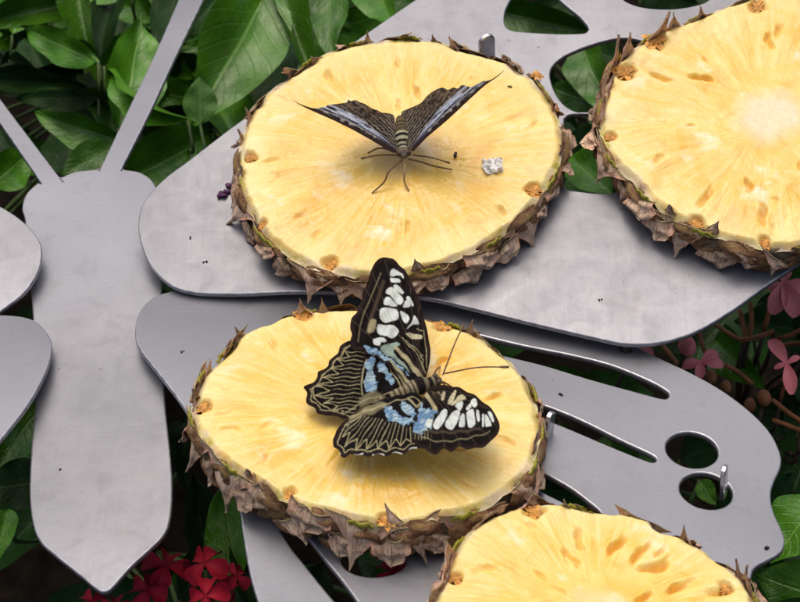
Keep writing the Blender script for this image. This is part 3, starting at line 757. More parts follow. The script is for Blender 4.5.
def wing_mat():
    s = NT('wing_print'); c = s.attr('print', 'Color'); s.l(c, s.b.inputs['Base Color'])
    s.set(Roughness=.75, Specular_IOR_Level=.10); n = s.noise(1800, 3, .6, s.coord())
    s.bump(n.outputs[0], .35, .0002)
    tr = s.n('ShaderNodeBsdfTranslucent'); s.l(c, tr.inputs['Color']); mx = s.n('ShaderNodeMixShader'); mx.inputs[0].default_value = .25
    s.l(s.b.outputs[0], mx.inputs[1]); s.l(tr.outputs[0], mx.inputs[2]); s.l(mx.outputs[0], s.t.nodes['Material Output'].inputs['Surface']); return s.m
M['wing'] = wing_mat()
def bug_mat():
    s = NT('insect_body'); c = s.attr('print', 'Color'); n = s.noise(1500, 4, .6, s.coord())
    s.l(s.mix(s.map(n.outputs[0], .35, .7, 0, .5), c, (.03, .025, .02)), s.b.inputs['Base Color']); s.set(Roughness=.8); s.bump(n.outputs[0], .9, .0005)
    s.set(Specular_IOR_Level=.15); return s.m
M['bug'] = bug_mat()
M['feeler'] = plain('feeler', (.16, .085, .04), .5, 900, .3)
M['feeler_dark'] = plain('feeler_club', (.02, .014, .012), .5, 900, .3)
M['eye'] = plain('insect_eye', (.06, .035, .025), .25, 900, .3)
M['tongue'] = plain('tongue', (.30, .19, .09), .5, 900, .3)

def bug_body(root, pts, radii, colfn, name='body', seg=20):
    P = spline_open(pts, 7); n = len(pts) - 1
    rr = np.interp(np.linspace(0, n, len(P)), np.arange(n + 1), radii)
    v, f = tube(P, rr, seg)
    o = wobj(name, v, f, root, M['bug'])
    cols = []
    for i in range(len(P)):
        for k in range(seg): cols.append((*colfn(i / (len(P) - 1), k / seg), 1))
    at = o.data.color_attributes.new('print', 'FLOAT_COLOR', 'POINT'); at.data.foreach_set('color', np.array(cols, np.float32).ravel())
    return o
def limb(name, pts, r0, r1, root, mat, club=0):
    P = spline_open(pts, 6); n = len(P); rad = [r0 + (r1 - r0) * i / (n - 1) for i in range(n)]
    if club:
        for i in range(n):
            t = i / (n - 1)
            if t > .84: rad[i] = r1 + (club - r1) * math.sin(math.pi * min(1, (t - .84) / .16) * .75 + .05)
    v, f = tube(P, rad, 7); return wobj(name, v, f, root, mat)
def ball(name, c, r, root, mat):
    bm = bmesh.new(); bmesh.ops.create_icosphere(bm, subdivisions=3, radius=r, matrix=Matrix.Translation(c) @ Matrix.Diagonal((1, 1, 1.1, 1)))
    v = [x.co.copy() for x in bm.verts]; bm.verts.ensure_lookup_table(); f = [[q.index for q in x.verts] for x in bm.faces]; bm.free()
    return wobj(name, v, f, root, mat)

# ---- the large butterfly, wings open in a shallow V
def z1(pts): return [(340 + x / 6.02, 250 + y / 6.02) for x, y in pts]
def z2(pts): return [(295 + x / 6.02, 330 + y / 6.02) for x, y in pts]
def z3(pts): return [(360 + x / 6.02, 330 + y / 6.02) for x, y in pts]
def z4(pts): return [(410 + x / 6.02, 360 + y / 6.02) for x, y in pts]
def z5(pts): return [(320 + x / 6.02, 380 + y / 6.02) for x, y in pts]

G1 = lift(FB, .0052); nB = FB.col[2].to_3d()
headB = hit(440, 380, G1); tailB = hit(371, 402, lift(FB, .0045)); axB = (headB - tailB).normalized()
nB2 = (nB - axB * nB.dot(axB)).normalized(); sideB = nB2.cross(axB)
if sideB.y < 0: sideB = -sideB
rootB = thing('butterfly', hit(410, 392, FB), 'large black, white and pale blue patterned butterfly with wings spread open on a slice', 'butterfly', 'butterflies feeding on the pineapple')
DF, DN = R(14), R(13)
mid = headB.lerp(tailB, .35)
dirF = sideB * math.cos(DF) + nB2 * math.sin(DF); FwF = frame(mid, dirF.cross(axB) if dirF.cross(axB).z > 0 else axB.cross(dirF))
dirN = -sideB * math.cos(DN) + nB2 * math.sin(DN); FwN = frame(mid, dirN.cross(axB) if dirN.cross(axB).z > 0 else axB.cross(dirN))

UF = [(424, 385), (427, 374), (429.7, 362), (430, 350), (428, 338), (425.6, 328), (420, 305), (413, 288), (405, 271.6), (395, 261), (386, 256.6), (377, 261), (371.5, 270), (367.4, 283), (362.6, 293), (361.5, 301), (357, 309), (357, 313), (351.5, 319), (350, 330), (351.6, 337), (350, 344), (353, 351), (366, 355), (385, 365), (400, 377), (412, 388)]
UH = [(353, 343), (347, 344), (340, 348), (338, 355), (333, 358.5), (329, 362), (328, 367), (323.5, 370), (318, 372.5), (317, 378), (313, 383), (303.5, 388), (307, 393), (306, 401.5), (309.5, 407), (315, 409), (317.5, 414), (325, 417), (333, 416.5), (338, 419), (344.5, 420.7), (352, 416), (366, 407), (385, 401), (405, 394), (418, 388), (410, 372), (390, 356), (370, 346)]
LF = [(430, 388), (437, 386.5), (443, 386.8), (453, 388), (466.5, 393), (480, 401), (491, 410), (498, 420), (499.7, 428), (496, 436.5), (488, 445), (477, 449.5), (469, 450), (463, 449.5), (459, 449), (452, 453), (447, 451.8), (443, 451.5), (437, 455.5), (429, 454.5), (425, 451), (420, 449), (414, 444), (413, 436), (415, 424), (419, 408)]
LH = [(345, 421), (341, 423.5), (337, 430), (335, 436), (333, 441), (334, 448), (339, 450), (340.5, 455), (345, 457.6), (352, 454.5), (360, 454.5), (366, 457.5), (371, 456.5), (376, 454.5), (384, 457), (388, 456.5), (393, 454.5), (400, 455.5), (406, 454.5), (411, 451.5), (418, 450), (424, 443), (428, 420), (424, 400), (414, 394), (400, 397), (380, 403), (366, 409), (355, 415)]

def lerp2(P, t):
    """point at fraction t along a polyline"""
    P = np.array(P, float); d = np.r_[0, np.cumsum(np.hypot(*np.diff(P, axis=0).T))]; d /= d[-1]
    return (float(np.interp(t, d, P[:, 0])), float(np.interp(t, d, P[:, 1])))

def margin(p, outline, dark, w):
    sd = poly_sd(p.jx, p.jy, spline_closed(outline, 4)); p.put(1 - sstep(-w - .6, -w + .6, -(-sd) * -1 if False else -np.abs(sd) * 0 + (-sd) * -1), dark) if False else p.put(1 - sstep(w - .7, w + .7, -sd), dark)
    return -sd

def hind_rays(p, outline, base, marg, n, conv=z2):
    """scalloped margin lines, zigzag chevrons and paired rays"""
    d = -poly_sd(p.jx, p.jy, spline_closed(outline, 4))
    p.put(.8 * (1 - sstep(.35, .75, np.abs(d - 4.6))), OLIVE)
    for i in range(n):
        t0, t1 = i / (n - 1), (i + .5) / (n - 1)
        b = lerp2(base, t0); m = lerp2(marg, t0)
        p.line([b, m], .75, OLIVE, w2=.65)
        if i < n - 1:
            b2 = lerp2(base, t1); m2 = lerp2(marg, t1); mm = lerp2(marg, (i + 1) / (n - 1))
            q = (m2[0] + (b2[0] - m2[0]) * .34, m2[1] + (b2[1] - m2[1]) * .34)
            p.line([m, q, mm], .85, OLIVE)
            p.line([b2, (m2[0] + (b2[0] - m2[0]) * .40, m2[1] + (b2[1] - m2[1]) * .40)], .55, OLIVE, a=.7)
            e = (m2[0] + (b2[0] - m2[0]) * .12, m2[1] + (b2[1] - m2[1]) * .12)
            p.line([e, (m2[0] + (b2[0] - m2[0]) * .22, m2[1] + (b2[1] - m2[1]) * .22)], 3.0, BLACK, w2=1.2)

def paint_UF(x, y):
    p = Paint(x, y, BLACK)
    p.put(1 - sstep(3.0, 5.0, -poly_sd(p.jx, p.jy, spline_closed(UF, 4))), BROWN)
    p.line(z1([(245, 140), (215, 220), (175, 320), (140, 400), (118, 480), (108, 560)]), .8, OLIVE, .9, .55)
    p.line(z1([(262, 200), (240, 260), (215, 330), (185, 420), (165, 500)]), 3.0, TAN, 1.6, .45)
    p.poly(z1([(180, 430), (215, 440), (205, 500), (165, 515)]), OLIVE, 1.0, .75)
    for s in ([(320, 115), (345, 125), (360, 160), (340, 155), (302, 160), (303, 135)], [(345, 125), (380, 160), (380, 182), (365, 165)], [(305, 170), (340, 175), (362, 195), (355, 209), (330, 205), (305, 190)], [(325, 220), (347, 225), (382, 255), (375, 271), (345, 257), (322, 235)],
              [(290, 235), (315, 235), (375, 293), (375, 332), (350, 338), (300, 287), (274, 260)], [(270, 300), (290, 295), (342, 337), (330, 347), (268, 345), (262, 325)],
              [(250, 365), (320, 359), (345, 385), (351, 420), (330, 440), (270, 446), (240, 425), (237, 385)], [(225, 470), (250, 459), (330, 474), (352, 495), (340, 520), (310, 541), (250, 526), (220, 500)],
              [(363, 385), (400, 395), (416, 420), (405, 451), (385, 446), (365, 410)], [(397, 302), (413, 293), (440, 330), (436, 347), (405, 318)], [(400, 315), (424, 346), (385, 361), (378, 350)], [(445, 410), (475, 452), (450, 460), (432, 466), (400, 492), (430, 452)]):
        p.poly(z1(s), WHITE)
    p.poly(z1([(393, 520), (430, 511), (480, 524), (495, 540), (480, 552), (430, 541)]), CREAM)
    p.blue(z3([(20, 115), (60, 108), (130, 150), (215, 200), (300, 280), (260, 260), (170, 200), (60, 152)]))
    p.poly(z3([(130, 112), (200, 85), (240, 100), (215, 122), (200, 150), (260, 205), (300, 262), (230, 205), (130, 140)]), GREEN)
    p.poly(z1([(198, 550), (235, 537), (277, 555), (265, 571), (245, 571), (235, 592), (205, 577)]), WHITE)
    p.line(z3([(210, 120), (265, 165), (335, 250), (400, 340)]), 3.2, OLIVE, .7, 1, 5.5)
    p.line(z3([(255, 185), (300, 240), (350, 300), (400, 350)]), 2.0, BLACK)
    for l in ([(250, 60), (290, 100), (350, 160), (385, 250)], [(275, 75), (340, 130), (378, 160)], [(365, 160), (380, 190), (372, 220), (395, 262)], [(380, 20), (398, 120), (400, 230)], [(340, 0), (372, 20)]):
        p.line(z3(l), .75, OLIVE, .4, .9)
    p.line(z3([(185, 200), (240, 260), (300, 330), (345, 400)]), 2.4, OLIVE, .7, .9, 4)
    p.veins((424, 380), [(352, 322), (358, 306), (365, 288), (372, 272), (385, 260), (398, 268), (410, 290), (418, 310)])
    return p.done()
def paint_UH(x, y):
    p = Paint(x, y, BLACK)
    hind_rays(p, UH, z2([(425, 150), (405, 240), (390, 330), (395, 420), (345, 530)]), z2([(300, 140), (235, 215), (165, 300), (110, 350), (125, 415), (190, 460), (285, 520)]), 9)
    p.line(z2([(330, 100), (260, 175), (190, 260), (105, 345), (115, 420), (180, 470), (290, 530)]), 1.0, OLIVE)
    p.put(1 - sstep(3.0, 4.0, -poly_sd(p.jx, p.jy, spline_closed(UH, 4))) * (p.x < 352), BROWN) if False else None
    p.put((1 - sstep(3.2, 4.1, -poly_sd(p.jx, p.jy, spline_closed(UH, 4)))) * (p.x < 346), BROWN)
    p.line(z2([(425, 170), (405, 250), (400, 330), (410, 420)]), 4, BLACK, .8, .7)
    p.line(z2([(430, 190), (408, 260), (398, 340), (405, 400)]), 1.3, OLIVE)
    p.blue(z3([(40, 190), (75, 170), (95, 200), (80, 232), (88, 290), (107, 350), (85, 392), (30, 372), (18, 320), (45, 270), (25, 230)]))
    p.blue(z3([(108, 205), (140, 195), (162, 240), (197, 290), (207, 330), (180, 342), (150, 290), (103, 247)]))
    for l in ([(35, 265), (90, 280)], [(25, 320), (98, 325)], [(60, 180), (70, 240)]): p.line(z3(l), .5, DEEP, .4, .8)
    p.poly(z3([(160, 200), (200, 215), (270, 310), (330, 420), (300, 430), (230, 330)]), OLIVE, .8, .85)
    p.line(z3([(185, 235), (250, 330), (290, 400)]), 2.2, BLACK)
    p.poly(z3([(0, 420), (90, 380), (150, 420), (60, 470), (0, 480)]), OLIVE, 1.6, .4)
    return p.done()
def paint_LF(x, y):
    p = Paint(x, y, BLACK)
    p.put(1 - sstep(2.6, 4.2, -poly_sd(p.jx, p.jy, spline_closed(LF, 4))), BROWN)
    p.line(z4([(60, 470), (120, 495), (200, 505), (300, 492), (400, 468), (480, 440)]), .8, OLIVE, .7, .6)
    p.line(z4([(110, 440), (200, 450), (300, 445), (420, 425)]), 2.4, TAN, 1.2, .4)
    for s in ([(195, 320), (222, 311), (224, 345), (197, 405), (165, 427), (140, 410), (155, 365)], [(255, 325), (290, 318), (302, 340), (287, 390), (255, 427), (220, 421), (217, 390)], [(308, 350), (328, 338), (331, 400), (320, 417), (296, 416)], [(343, 320), (380, 313), (392, 360), (394, 400), (375, 419), (352, 411), (345, 370)],
              [(400, 325), (415, 318), (421, 370), (408, 381)], [(436, 338), (446, 338), (446, 402), (435, 402)], [(454, 338), (468, 350), (492, 402), (475, 411), (454, 402)], [(470, 328), (490, 328), (507, 370), (496, 382)], [(275, 285), (310, 263), (321, 275), (305, 322), (284, 305)], [(365, 263), (395, 248), (406, 285), (385, 302)], [(338, 297), (365, 270), (371, 297), (345, 310)]):
        p.poly(z4(s), WHITE)
    for s in ([(250, 272), (310, 223), (337, 236), (325, 251), (262, 281)], [(243, 225), (270, 193), (280, 205), (257, 265), (226, 274)], [(198, 205), (215, 208), (202, 257), (188, 245)]): p.poly(z4(s), CREAM)
    p.blue(z3([(372, 425), (380, 480), (462, 488), (440, 535), (425, 560), (435, 600), (400, 620), (340, 640), (310, 610), (345, 560), (355, 490)]))
    p.poly(z4([(100, 385), (138, 368), (125, 420), (105, 420)]), WHITE)
    for l in ([(370, 490), (350, 600)], [(400, 545), (375, 600)], [(460, 490), (395, 545)]): p.line(z3(l), .7, DEEP)
    p.line(z3([(380, 370), (430, 440), (455, 480)]), 4.0, OLIVE, .8)
    p.line(z3([(470, 375), (500, 420)]), 1.0, OLIVE, .5, .8)
    for k in range(6): p.line(z4([(20 + 18 * k, 440), (10 + 20 * k, 490)]), .6, OLIVE, .4, .7)
    p.veins((432, 392), [(430, 452), (445, 450), (460, 447), (476, 446), (490, 438), (496, 426), (488, 410), (472, 398)])
    return p.done()
def paint_LH(x, y):
    p = Paint(x, y, BLACK)
    hind_rays(p, LH, z5([(210, 225), (320, 235), (400, 262), (480, 285), (545, 300)]), z5([(150, 270), (130, 360), (150, 405), (240, 425), (350, 425), (450, 415), (550, 390)]), 9)
    p.put((1 - sstep(2.6, 3.5, -poly_sd(p.jx, p.jy, spline_closed(LH, 4)))) * (p.y > 421.5) * (p.x < 422), BROWN)
    p.poly(z5([(160, 235), (300, 160), (400, 150), (390, 180), (300, 220)]), OLIVE, 1.6, .45)
    for k in range(4): p.line(z5([(170 + 12 * k, 232 - 4 * k), (290 + 20 * k, 185 - 2 * k), (395, 165 + 5 * k)]), .6, OLIVE, .4, .8)
    p.blue(z5([(390, 180), (430, 168), (470, 218), (562, 245), (558, 278), (470, 272), (400, 240)]))
    p.blue(z3([(248, 440), (280, 438), (332, 500), (332, 532), (290, 532), (253, 480)]))
    p.blue(z3([(330, 560), (360, 480), (385, 500), (375, 600), (330, 620)]))
    for l in ([(430, 190), (470, 225)], [(440, 240), (470, 215)], [(500, 235), (500, 272)]): p.line(z5(l), .5, DEEP)
    p.line(z3([(290, 420), (340, 470), (370, 440)]), 2.2, OLIVE, .7, .8)
    # white crescents in the scalloped edge
    for a in ([(355, 454.6), (363, 454.4)], [(373, 455.0), (384, 456.4)], [(393, 455.0), (402, 455.4)], [(410, 452), (417, 449.5)], [(336, 450), (340, 453)]): p.line(a, 1.4, WHITE, .5)
    return p.done()
bulF = lambda x, y: .0012 * np.sin(np.clip(np.hypot(x - 425, y - 385) / 130, 0, 1) * math.pi) + .0004 * np.sin(x * .35 + y * .2)
bulN = lambda x, y: .0008 * np.sin(np.clip(np.hypot(x - 425, y - 392) / 90, 0, 1) * math.pi) + .0003 * np.sin(x * .4)
wing_obj('forewing', UF, lift(FwF, .0007), paint_UF, rootB, M['wing'], bulge=bulF)
wing_obj('hindwing', UH, FwF, paint_UH, rootB, M['wing'], bulge=bulF)
wing_obj('forewing', LF, lift(FwN, .0007), paint_LF, rootB, M['wing'], bulge=bulN)
wing_obj('hindwing', LH, FwN, paint_LH, rootB, M['wing'], bulge=bulN)

def colB(t, k):
    if t < .13: return srgb(95, 80, 66)
    if t < .52: return srgb(132, 126, 98) if (t * 5.6) % 1 < .36 else BLACK
    return srgb(160, 148, 116) if (t * 21) % 1 < .36 else srgb(38, 30, 26)
def atB(t, h=0): return headB.lerp(tailB, t) + nB2 * h
bug_body(rootB, [atB(-.02), atB(.04), atB(.11), atB(.17), atB(.28, .0003), atB(.40), atB(.55, -.0002), atB(.72, -.0004), atB(.90, -.0006), atB(1.02, -.0012)],
         [.0006, .0019, .0020, .0018, .0030, .0026, .0019, .0018, .0014, .0004], colB)
for s in (-1, 1): ball('eye', atB(.045, .0006) + sideB * (s * .0014), .00105, rootB, M['eye'])
for p1, p2, h in (((443, 375), (463.5, 325), .012), ((445, 373.5), (509, 367), .009)):
    a = hit(*p1, lift(FB, .007)); b = hit(*p2, lift(FB, h)); limb('antenna', [a, a.lerp(b, .5) + nB2 * .0012, b], .00028, .00022, rootB, M['feeler'], .0005)
for t, sx, px in ((.14, 1, (441, 366)), (.14, -1, (452, 387)), (.24, 1, (424, 352)), (.24, -1, (455, 402))):
    a = atB(t, -.001); b = hit(*px, FB); limb('leg', [a, a.lerp(b, .5) + nB2 * .002, b], .0004, .00025, rootB, M['feeler'])
a = atB(.0, -.0012); b = hit(447, 389, FB); limb('proboscis', [a, a.lerp(b, .6) + nB2 * .001, b], .00025, .0002, rootB, M['tongue'])

# ---- the butterfly facing forward with raised wings
nA = FA.col[2].to_3d()
headA = hit(404, 155, lift(FA, .0068)); tailA = hit(400, 114, lift(FA, .0045)); axA = (headA - tailA).normalized()
nA2 = (nA - axA * nA.dot(axA)).normalized(); sideA = nA2.cross(axA)
if sideA.x < 0: sideA = -sideA
rootA = thing('butterfly', hit(403, 142, FA), 'dark brown and blue striped butterfly facing forward, wings raised in a V', 'butterfly', 'butterflies feeding on the pineapple')
def fwA(sgn, dih):
    d = sideA * (sgn * math.cos(dih)) + nA2 * math.sin(dih); n = d.cross(axA)
    return frame(headA.lerp(tailA, .3), n if n.z > 0 else -n)
def zl(pts): return [(285 + x / 4.63, 70 + y / 4.63) for x, y in pts]
def zr(pts): return [(385 + x / 4.63, 60 + y / 4.63) for x, y in pts]
LFo = zl([(28, 134), (60, 152), (100, 170), (140, 181), (200, 172), (250, 168), (300, 175), (370, 205), (440, 245), (500, 290), (520, 330), (515, 375), (500, 386), (450, 362), (400, 335), (300, 281), (200, 230), (130, 195), (70, 162)])
LHo = zl([(190, 174), (230, 165), (280, 158), (286, 144), (300, 152), (322, 147), (340, 156), (365, 165), (400, 185), (425, 192), (442, 201), (470, 203), (497, 208), (507, 225), (509, 250), (525, 290), (530, 330), (480, 330), (400, 280), (300, 220)])
RFo = zr([(558, 43), (520, 76), (490, 96), (450, 110), (400, 150), (330, 190), (250, 230), (180, 270), (120, 320), (95, 370), (110, 405), (132, 424), (160, 400), (200, 362), (300, 282), (400, 187), (470, 120), (520, 82)])
RHo = zr([(470, 100), (440, 112), (405, 130), (380, 124), (362, 123), (345, 138), (325, 133), (300, 143), (275, 133), (240, 143), (218, 157), (195, 175), (170, 202), (120, 222), (80, 238), (76, 265), (84, 300), (80, 350), (100, 380), (160, 340), (250, 260), (350, 200), (430, 150)])
def paint_A(base_pt, tip, sgn, fore):
    bx, by = base_pt; tx, ty = tip
    L = math.hypot(tx - bx, ty - by); ux, uy = (tx - bx) / L, (ty - by) / L; vx, vy = (uy, -ux) if sgn < 0 else (-uy, ux)
    if vy > 0: vx, vy = -vx, -vy
    def f(x, y):
        p = Paint(x, y, srgb(50, 42, 38))
        s = ((p.jx - bx) * ux + (p.jy - by) * uy) / L; w = (p.jx - bx) * vx + (p.jy - by) * vy
        n = vnoise(x * .5, y * .5, 3) - .5; env = np.clip(1 - s, 0, 1)
        fan = w / (.45 + 1.0 * np.clip(s, 0, 1)) + n * 2.2 + 1.6 * (vnoise(x * .16, y * .16, 7) - .5)
        # dark and pale stripes fanning out of the base
        stripe = .5 + .5 * np.sin(fan * 1.45 + 1.0)
        p.put(sstep(.55, .8, stripe) * sstep(1.02, .45, s) * .85, srgb(150, 142, 125) if True else OLIVE)
        p.put(sstep(.40, .15, stripe) * sstep(1.0, .5, s) * .8, BLACK)
        # pale blue band from the tip to the base
        bw = 5.8 * np.sin(np.clip(s, .02, .98) * math.pi) ** .6 * (.55 + .45 * s) + .5
        cen = 1.5 + 6.5 * np.sin(np.clip(s, 0, 1) * math.pi * .95)
        band = 1 - sstep(.55, 1.0, np.abs(w - cen) / bw)
        p.put(band * sstep(.05, .25, s) * .9 * sstep(.22, .55, vnoise(s * 9, w * 1.1, 3)), srgb(200, 210, 226))
        p.put(band * sstep(.6, .85, .5 + .5 * np.sin(fan * 2.0)) * sstep(.8, .3, s) * .8, srgb(70, 84, 140))
        p.put((1 - sstep(.5, 1.1, np.abs(w - cen + bw * .55))) * .8, BLACK)
        # leading edge
        p.put(1 - sstep(1.4, 2.4, w + .6 * n), srgb(48, 36, 32))
        spot = sstep(.62, .75, vnoise(s * 26 + 3, w * .35, 5)) * sstep(.8, 1.6, w) * sstep(4.5, 3.2, w) * (s > .15); p.put(spot * .7, srgb(175, 172, 168))
        # brown outer part, mottled
        o = sstep(11, 16, w) * sstep(.12, .35, s); p.put(o * .7, srgb(84, 71, 60)); p.put(o * sstep(.0, .25, n) * .8, srgb(34, 27, 24)); p.put(o * sstep(.6, .8, vnoise(s * 40, w * .5, 2)) * .5, srgb(128, 112, 94))
        p.put(sstep(.80, 1.0, s), srgb(58, 46, 40))
        return p.done()
    return f
for sgn, fo, ho, dih, base, tip in ((-1, LFo, LHo, R(30), (397, 153), (291, 99)), (1, RFo, RHo, R(41), (411, 152), (505, 69))):
    Fw = fwA(sgn, dih); b = lambda x, y: .0010 * np.sin(np.clip(np.abs(x - 404) / 105, 0, 1) * math.pi)
    pf = paint_A(base, tip, sgn, True)
    wing_obj('forewing', fo, lift(Fw, .0005), pf, rootA, M['wing'], .6, b)
    wing_obj('hindwing', ho, Fw, pf, rootA, M['wing'], .6, b)
def colA(t, k):
    if t < .2: return srgb(120, 108, 92)
    if t < .55: return CREAM if (t * 14) % 1 < .42 else BLACK
    return srgb(120, 105, 75) if (t * 17) % 1 < .5 else srgb(60, 50, 40)
def atA(t, h=0): return headA.lerp(tailA, t) + nA2 * h
bug_body(rootA, [atA(-.06), atA(.02), atA(.10), atA(.17), atA(.30, .0006), atA(.46, .0004), atA(.60), atA(.76, -.0004), atA(.92, -.0010), atA(1.02, -.0016)],
         [.0007, .0021, .0022, .0019, .0030, .0030, .0023, .0023, .0017, .0004], colA)
for s in (-1, 1): ball('eye', atA(.02, .0004) + sideA * (s * .0016), .0011, rootA, M['eye'])
for p1, p2 in (((397, 155), (361, 158.5)), ((413, 155), (450, 163))):
    a = hit(*p1, lift(FA, .007)); b = hit(*p2, lift(FA, .006)); limb('antenna', [a, a.lerp(b, .5) + nA2 * .0008, b], .0003, .00024, rootA, M['feeler'], .00045)
def legA(pts, hs): limb('leg', [hit(x, y, lift(FA, h)) for (x, y), h in zip(pts, hs)], .00042, .00028, rootA, M['feeler'])
legA([(402, 160), (389, 171), (384, 182), (372, 193)], [.005, .006, .003, .0004])
legA([(409, 159), (420, 161.5), (434, 166), (452, 169.5)], [.005, .006, .003, .0004])
legA([(397, 152), (380, 148), (368, 153)], [.005, .004, .0004])
limb('proboscis', [hit(x, y, lift(FA, h)) for x, y, h in ((405, 163, .005), (404.5, 173, .0045), (404.5, 182, .002), (409, 191, .0003))], .00042, .0003, rootA, M['tongue'])

# ------------------------------------------------------------------ foliage
def make_leaf_mesh(seed, mat, fold=.22, droop=.25, wide=.58, NL=16, NU=8):
    v = []; uv = []; f = []
    for j in range(NL + 1):
        t = j / NL
        w = wide * (math.sin(math.pi * t ** .82) ** .85) * (1 - .25 * t) if 0 < t < 1 else .004
        for i in range(NU + 1):
            u = i / NU * 2 - 1
            x = u * w
            z = fold * abs(u) ** 1.2 * w - droop * t * t + .35 * droop * t + .03 * math.sin(t * 16 + seed + u * 1.2) * abs(u) + .03 * mnoise.noise((u * 2 + seed, t * 4, seed))
            v.append((x, t, z)); uv.append((i / NU, t))
    for j in range(NL):
        for i in range(NU):
            a = j * (NU + 1) + i; f.append((a, a + 1, a + NU + 2, a + NU + 1))
    me = mesh('leaf', v, f); ul = me.uv_layers.new(name='UVMap')
    for lp in me.loops: ul.data[lp.index].uv = uv[lp.vertex_index]
    me.materials.append(mat); return me
LEAVES = {}
for key in ('leaf', 'leaf_shaded', 'leaf_light'):
    LEAVES[key] = [make_leaf_mesh(k + 1, M[key], fo_, dr) for k, (fo_, dr) in enumerate(((.25, .18), (.35, .35), (.12, .05), (.45, .5), (.28, -.15)))]

class Plant:
    def __init__(s, name, base, label, cat, group=None, stem_mat='stem'):
        s.root = thing(name, base, label, cat, group); s.base = Vector(base); s.v = []; s.f = []; s.sm = M[stem_mat]
    def leaf3(s, b, t, width, mat='leaf', var=0, roll=0.0, stem=True):
        y = t - b; L = y.length; y.normalize()
        tocam = (CAM - b.lerp(t, .5)); n = (tocam - y * tocam.dot(y)).normalized()
        n = Matrix.Rotation(roll, 3, y) @ n; x = y.cross(n)
        m = Matrix((x, y, n)).transposed().to_4x4(); m.translation = b
        o = link('leaf', LEAVES[mat][var % 5], s.root, m @ Matrix.Diagonal((width, L, L, 1)))
        if stem: s.stalk(b)
        return o
    def leaf(s, bp, tp, wpx, zb, zt, mat='leaf', var=0, roll=0.0, stem=True):
        b = hitz(*bp, H + zb); t = hitz(*tp, H + zt)
        d = (b.lerp(t, .5) - CAM).dot(FWD)
        return s.leaf3(b, t, wpx / FPX * d, mat, var, roll, stem)
    def stalk(s, p, r=.0008):
        b = s.base; q = Vector((p.x * .6 + b.x * .4, p.y * .6 + b.y * .4, p.z * .55))
        pts = spline_open([Vector((b.x + (p.x - b.x) * .1, b.y + (p.y - b.y) * .1, 0.0)), q, Vector((p.x, p.y, p.z - .02)), p], 4)
        tube(pts, [r * 1.8 - r * .9 * i / (len(pts) - 1) for i in range(len(pts))], 6, s.v, s.f)
    def done(s):
        if s.v: wobj('stem', s.v, s.f, s.root, s.sm)
        return s.root

# shrub behind the feelers
P1 = Plant('leafy_shrub', hitz(150, 60, 0), 'shrub with glossy broad green leaves growing behind the steel feelers', 'shrub')
L = P1.leaf
L((118, 128), (147, 12), 60, -.075, -.05, 'leaf', 0, .3)
L((188, 120), (84, 70), 24, -.055, -.05, 'leaf', 3, -.5)
L((122, 140), (27, 114), 34, -.06, -.05, 'leaf', 1, -.25)
L((116, 145), (60, 176), 36, -.06, -.06, 'leaf', 2, .2)
L((268, -12), (196, 122), 84, -.05, -.07, 'leaf', 0, -.15)
L((200, 124), (200, 76), 34, -.05, -.035, 'leaf_light', 2, .1)
L((120, 182), (225, 132), 66, -.08, -.08, 'leaf', 1, .15)
L((332, -25), (328, 58), 40, -.05, -.06, 'leaf', 2, .25)
L((272, -25), (314, 66), 34, -.06, -.06, 'leaf', 1, -.3)
L((300, 20), (235, 112), 60, -.09, -.09, 'leaf_shaded', 0, .2)
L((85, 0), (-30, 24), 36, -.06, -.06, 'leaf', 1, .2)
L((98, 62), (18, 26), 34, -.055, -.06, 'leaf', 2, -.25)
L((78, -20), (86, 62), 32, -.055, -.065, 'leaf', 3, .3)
L((104, 66), (40, 46), 22, -.065, -.07, 'leaf_shaded', 1, .6)
L((-20, 82), (84, 82), 26, -.07, -.07, 'leaf_shaded', 1, -.2)
L((98, 98), (15, 98), 30, -.085, -.085, 'leaf_shaded', 2, .2)
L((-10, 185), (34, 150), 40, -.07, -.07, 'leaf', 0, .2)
L((-5, 120), (28, 185), 30, -.08, -.085, 'leaf_shaded', 2, .3)
L((100, 60), (110, -20), 44, -.075, -.07, 'leaf_shaded', 1, -.3)
L((60, 130), (90, 190), 50, -.09, -.09, 'leaf_shaded', 0, 0)
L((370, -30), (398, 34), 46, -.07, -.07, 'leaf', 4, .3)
L((180, -20), (160, 60), 40, -.08, -.08, 'leaf_shaded', 2, .3)
L((225, -10), (180, 40), 36, -.085, -.085, 'leaf_shaded', 0, .3)
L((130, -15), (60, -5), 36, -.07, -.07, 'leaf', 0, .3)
L((10, 60), (50, 95), 26, -.08, -.08, 'leaf_shaded', 3, .1)
L((-10, 30), (60, 60), 50, -.11, -.11, 'leaf_shaded', 0, .1)
L((70, 40), (10, 75), 46, -.12, -.12, 'leaf_shaded', 2, -.2)
L((150, 95), (215, 60), 50, -.11, -.11, 'leaf_shaded', 2, .2)
L((140, 130), (185, 180), 40, -.12, -.12, 'leaf_shaded', 1, .2)
rl = random.Random(5)
for q in range(95):
    x, y = rl.uniform(-30, 390), rl.uniform(-30, 190); a = rl.uniform(0, 2 * math.pi); ln = rl.uniform(55, 95); z = -rl.uniform(.085, .125)
    if x > 230 and y > 110: continue
    L((x, y), (x + ln * math.cos(a), y + ln * math.sin(a) * .7), ln * rl.uniform(.42, .6), z - .01, z + rl.uniform(-.01, .012), rl.choice(('leaf', 'leaf', 'leaf_shaded')), rl.randrange(5), rl.uniform(-.5, .5))
P1.done()
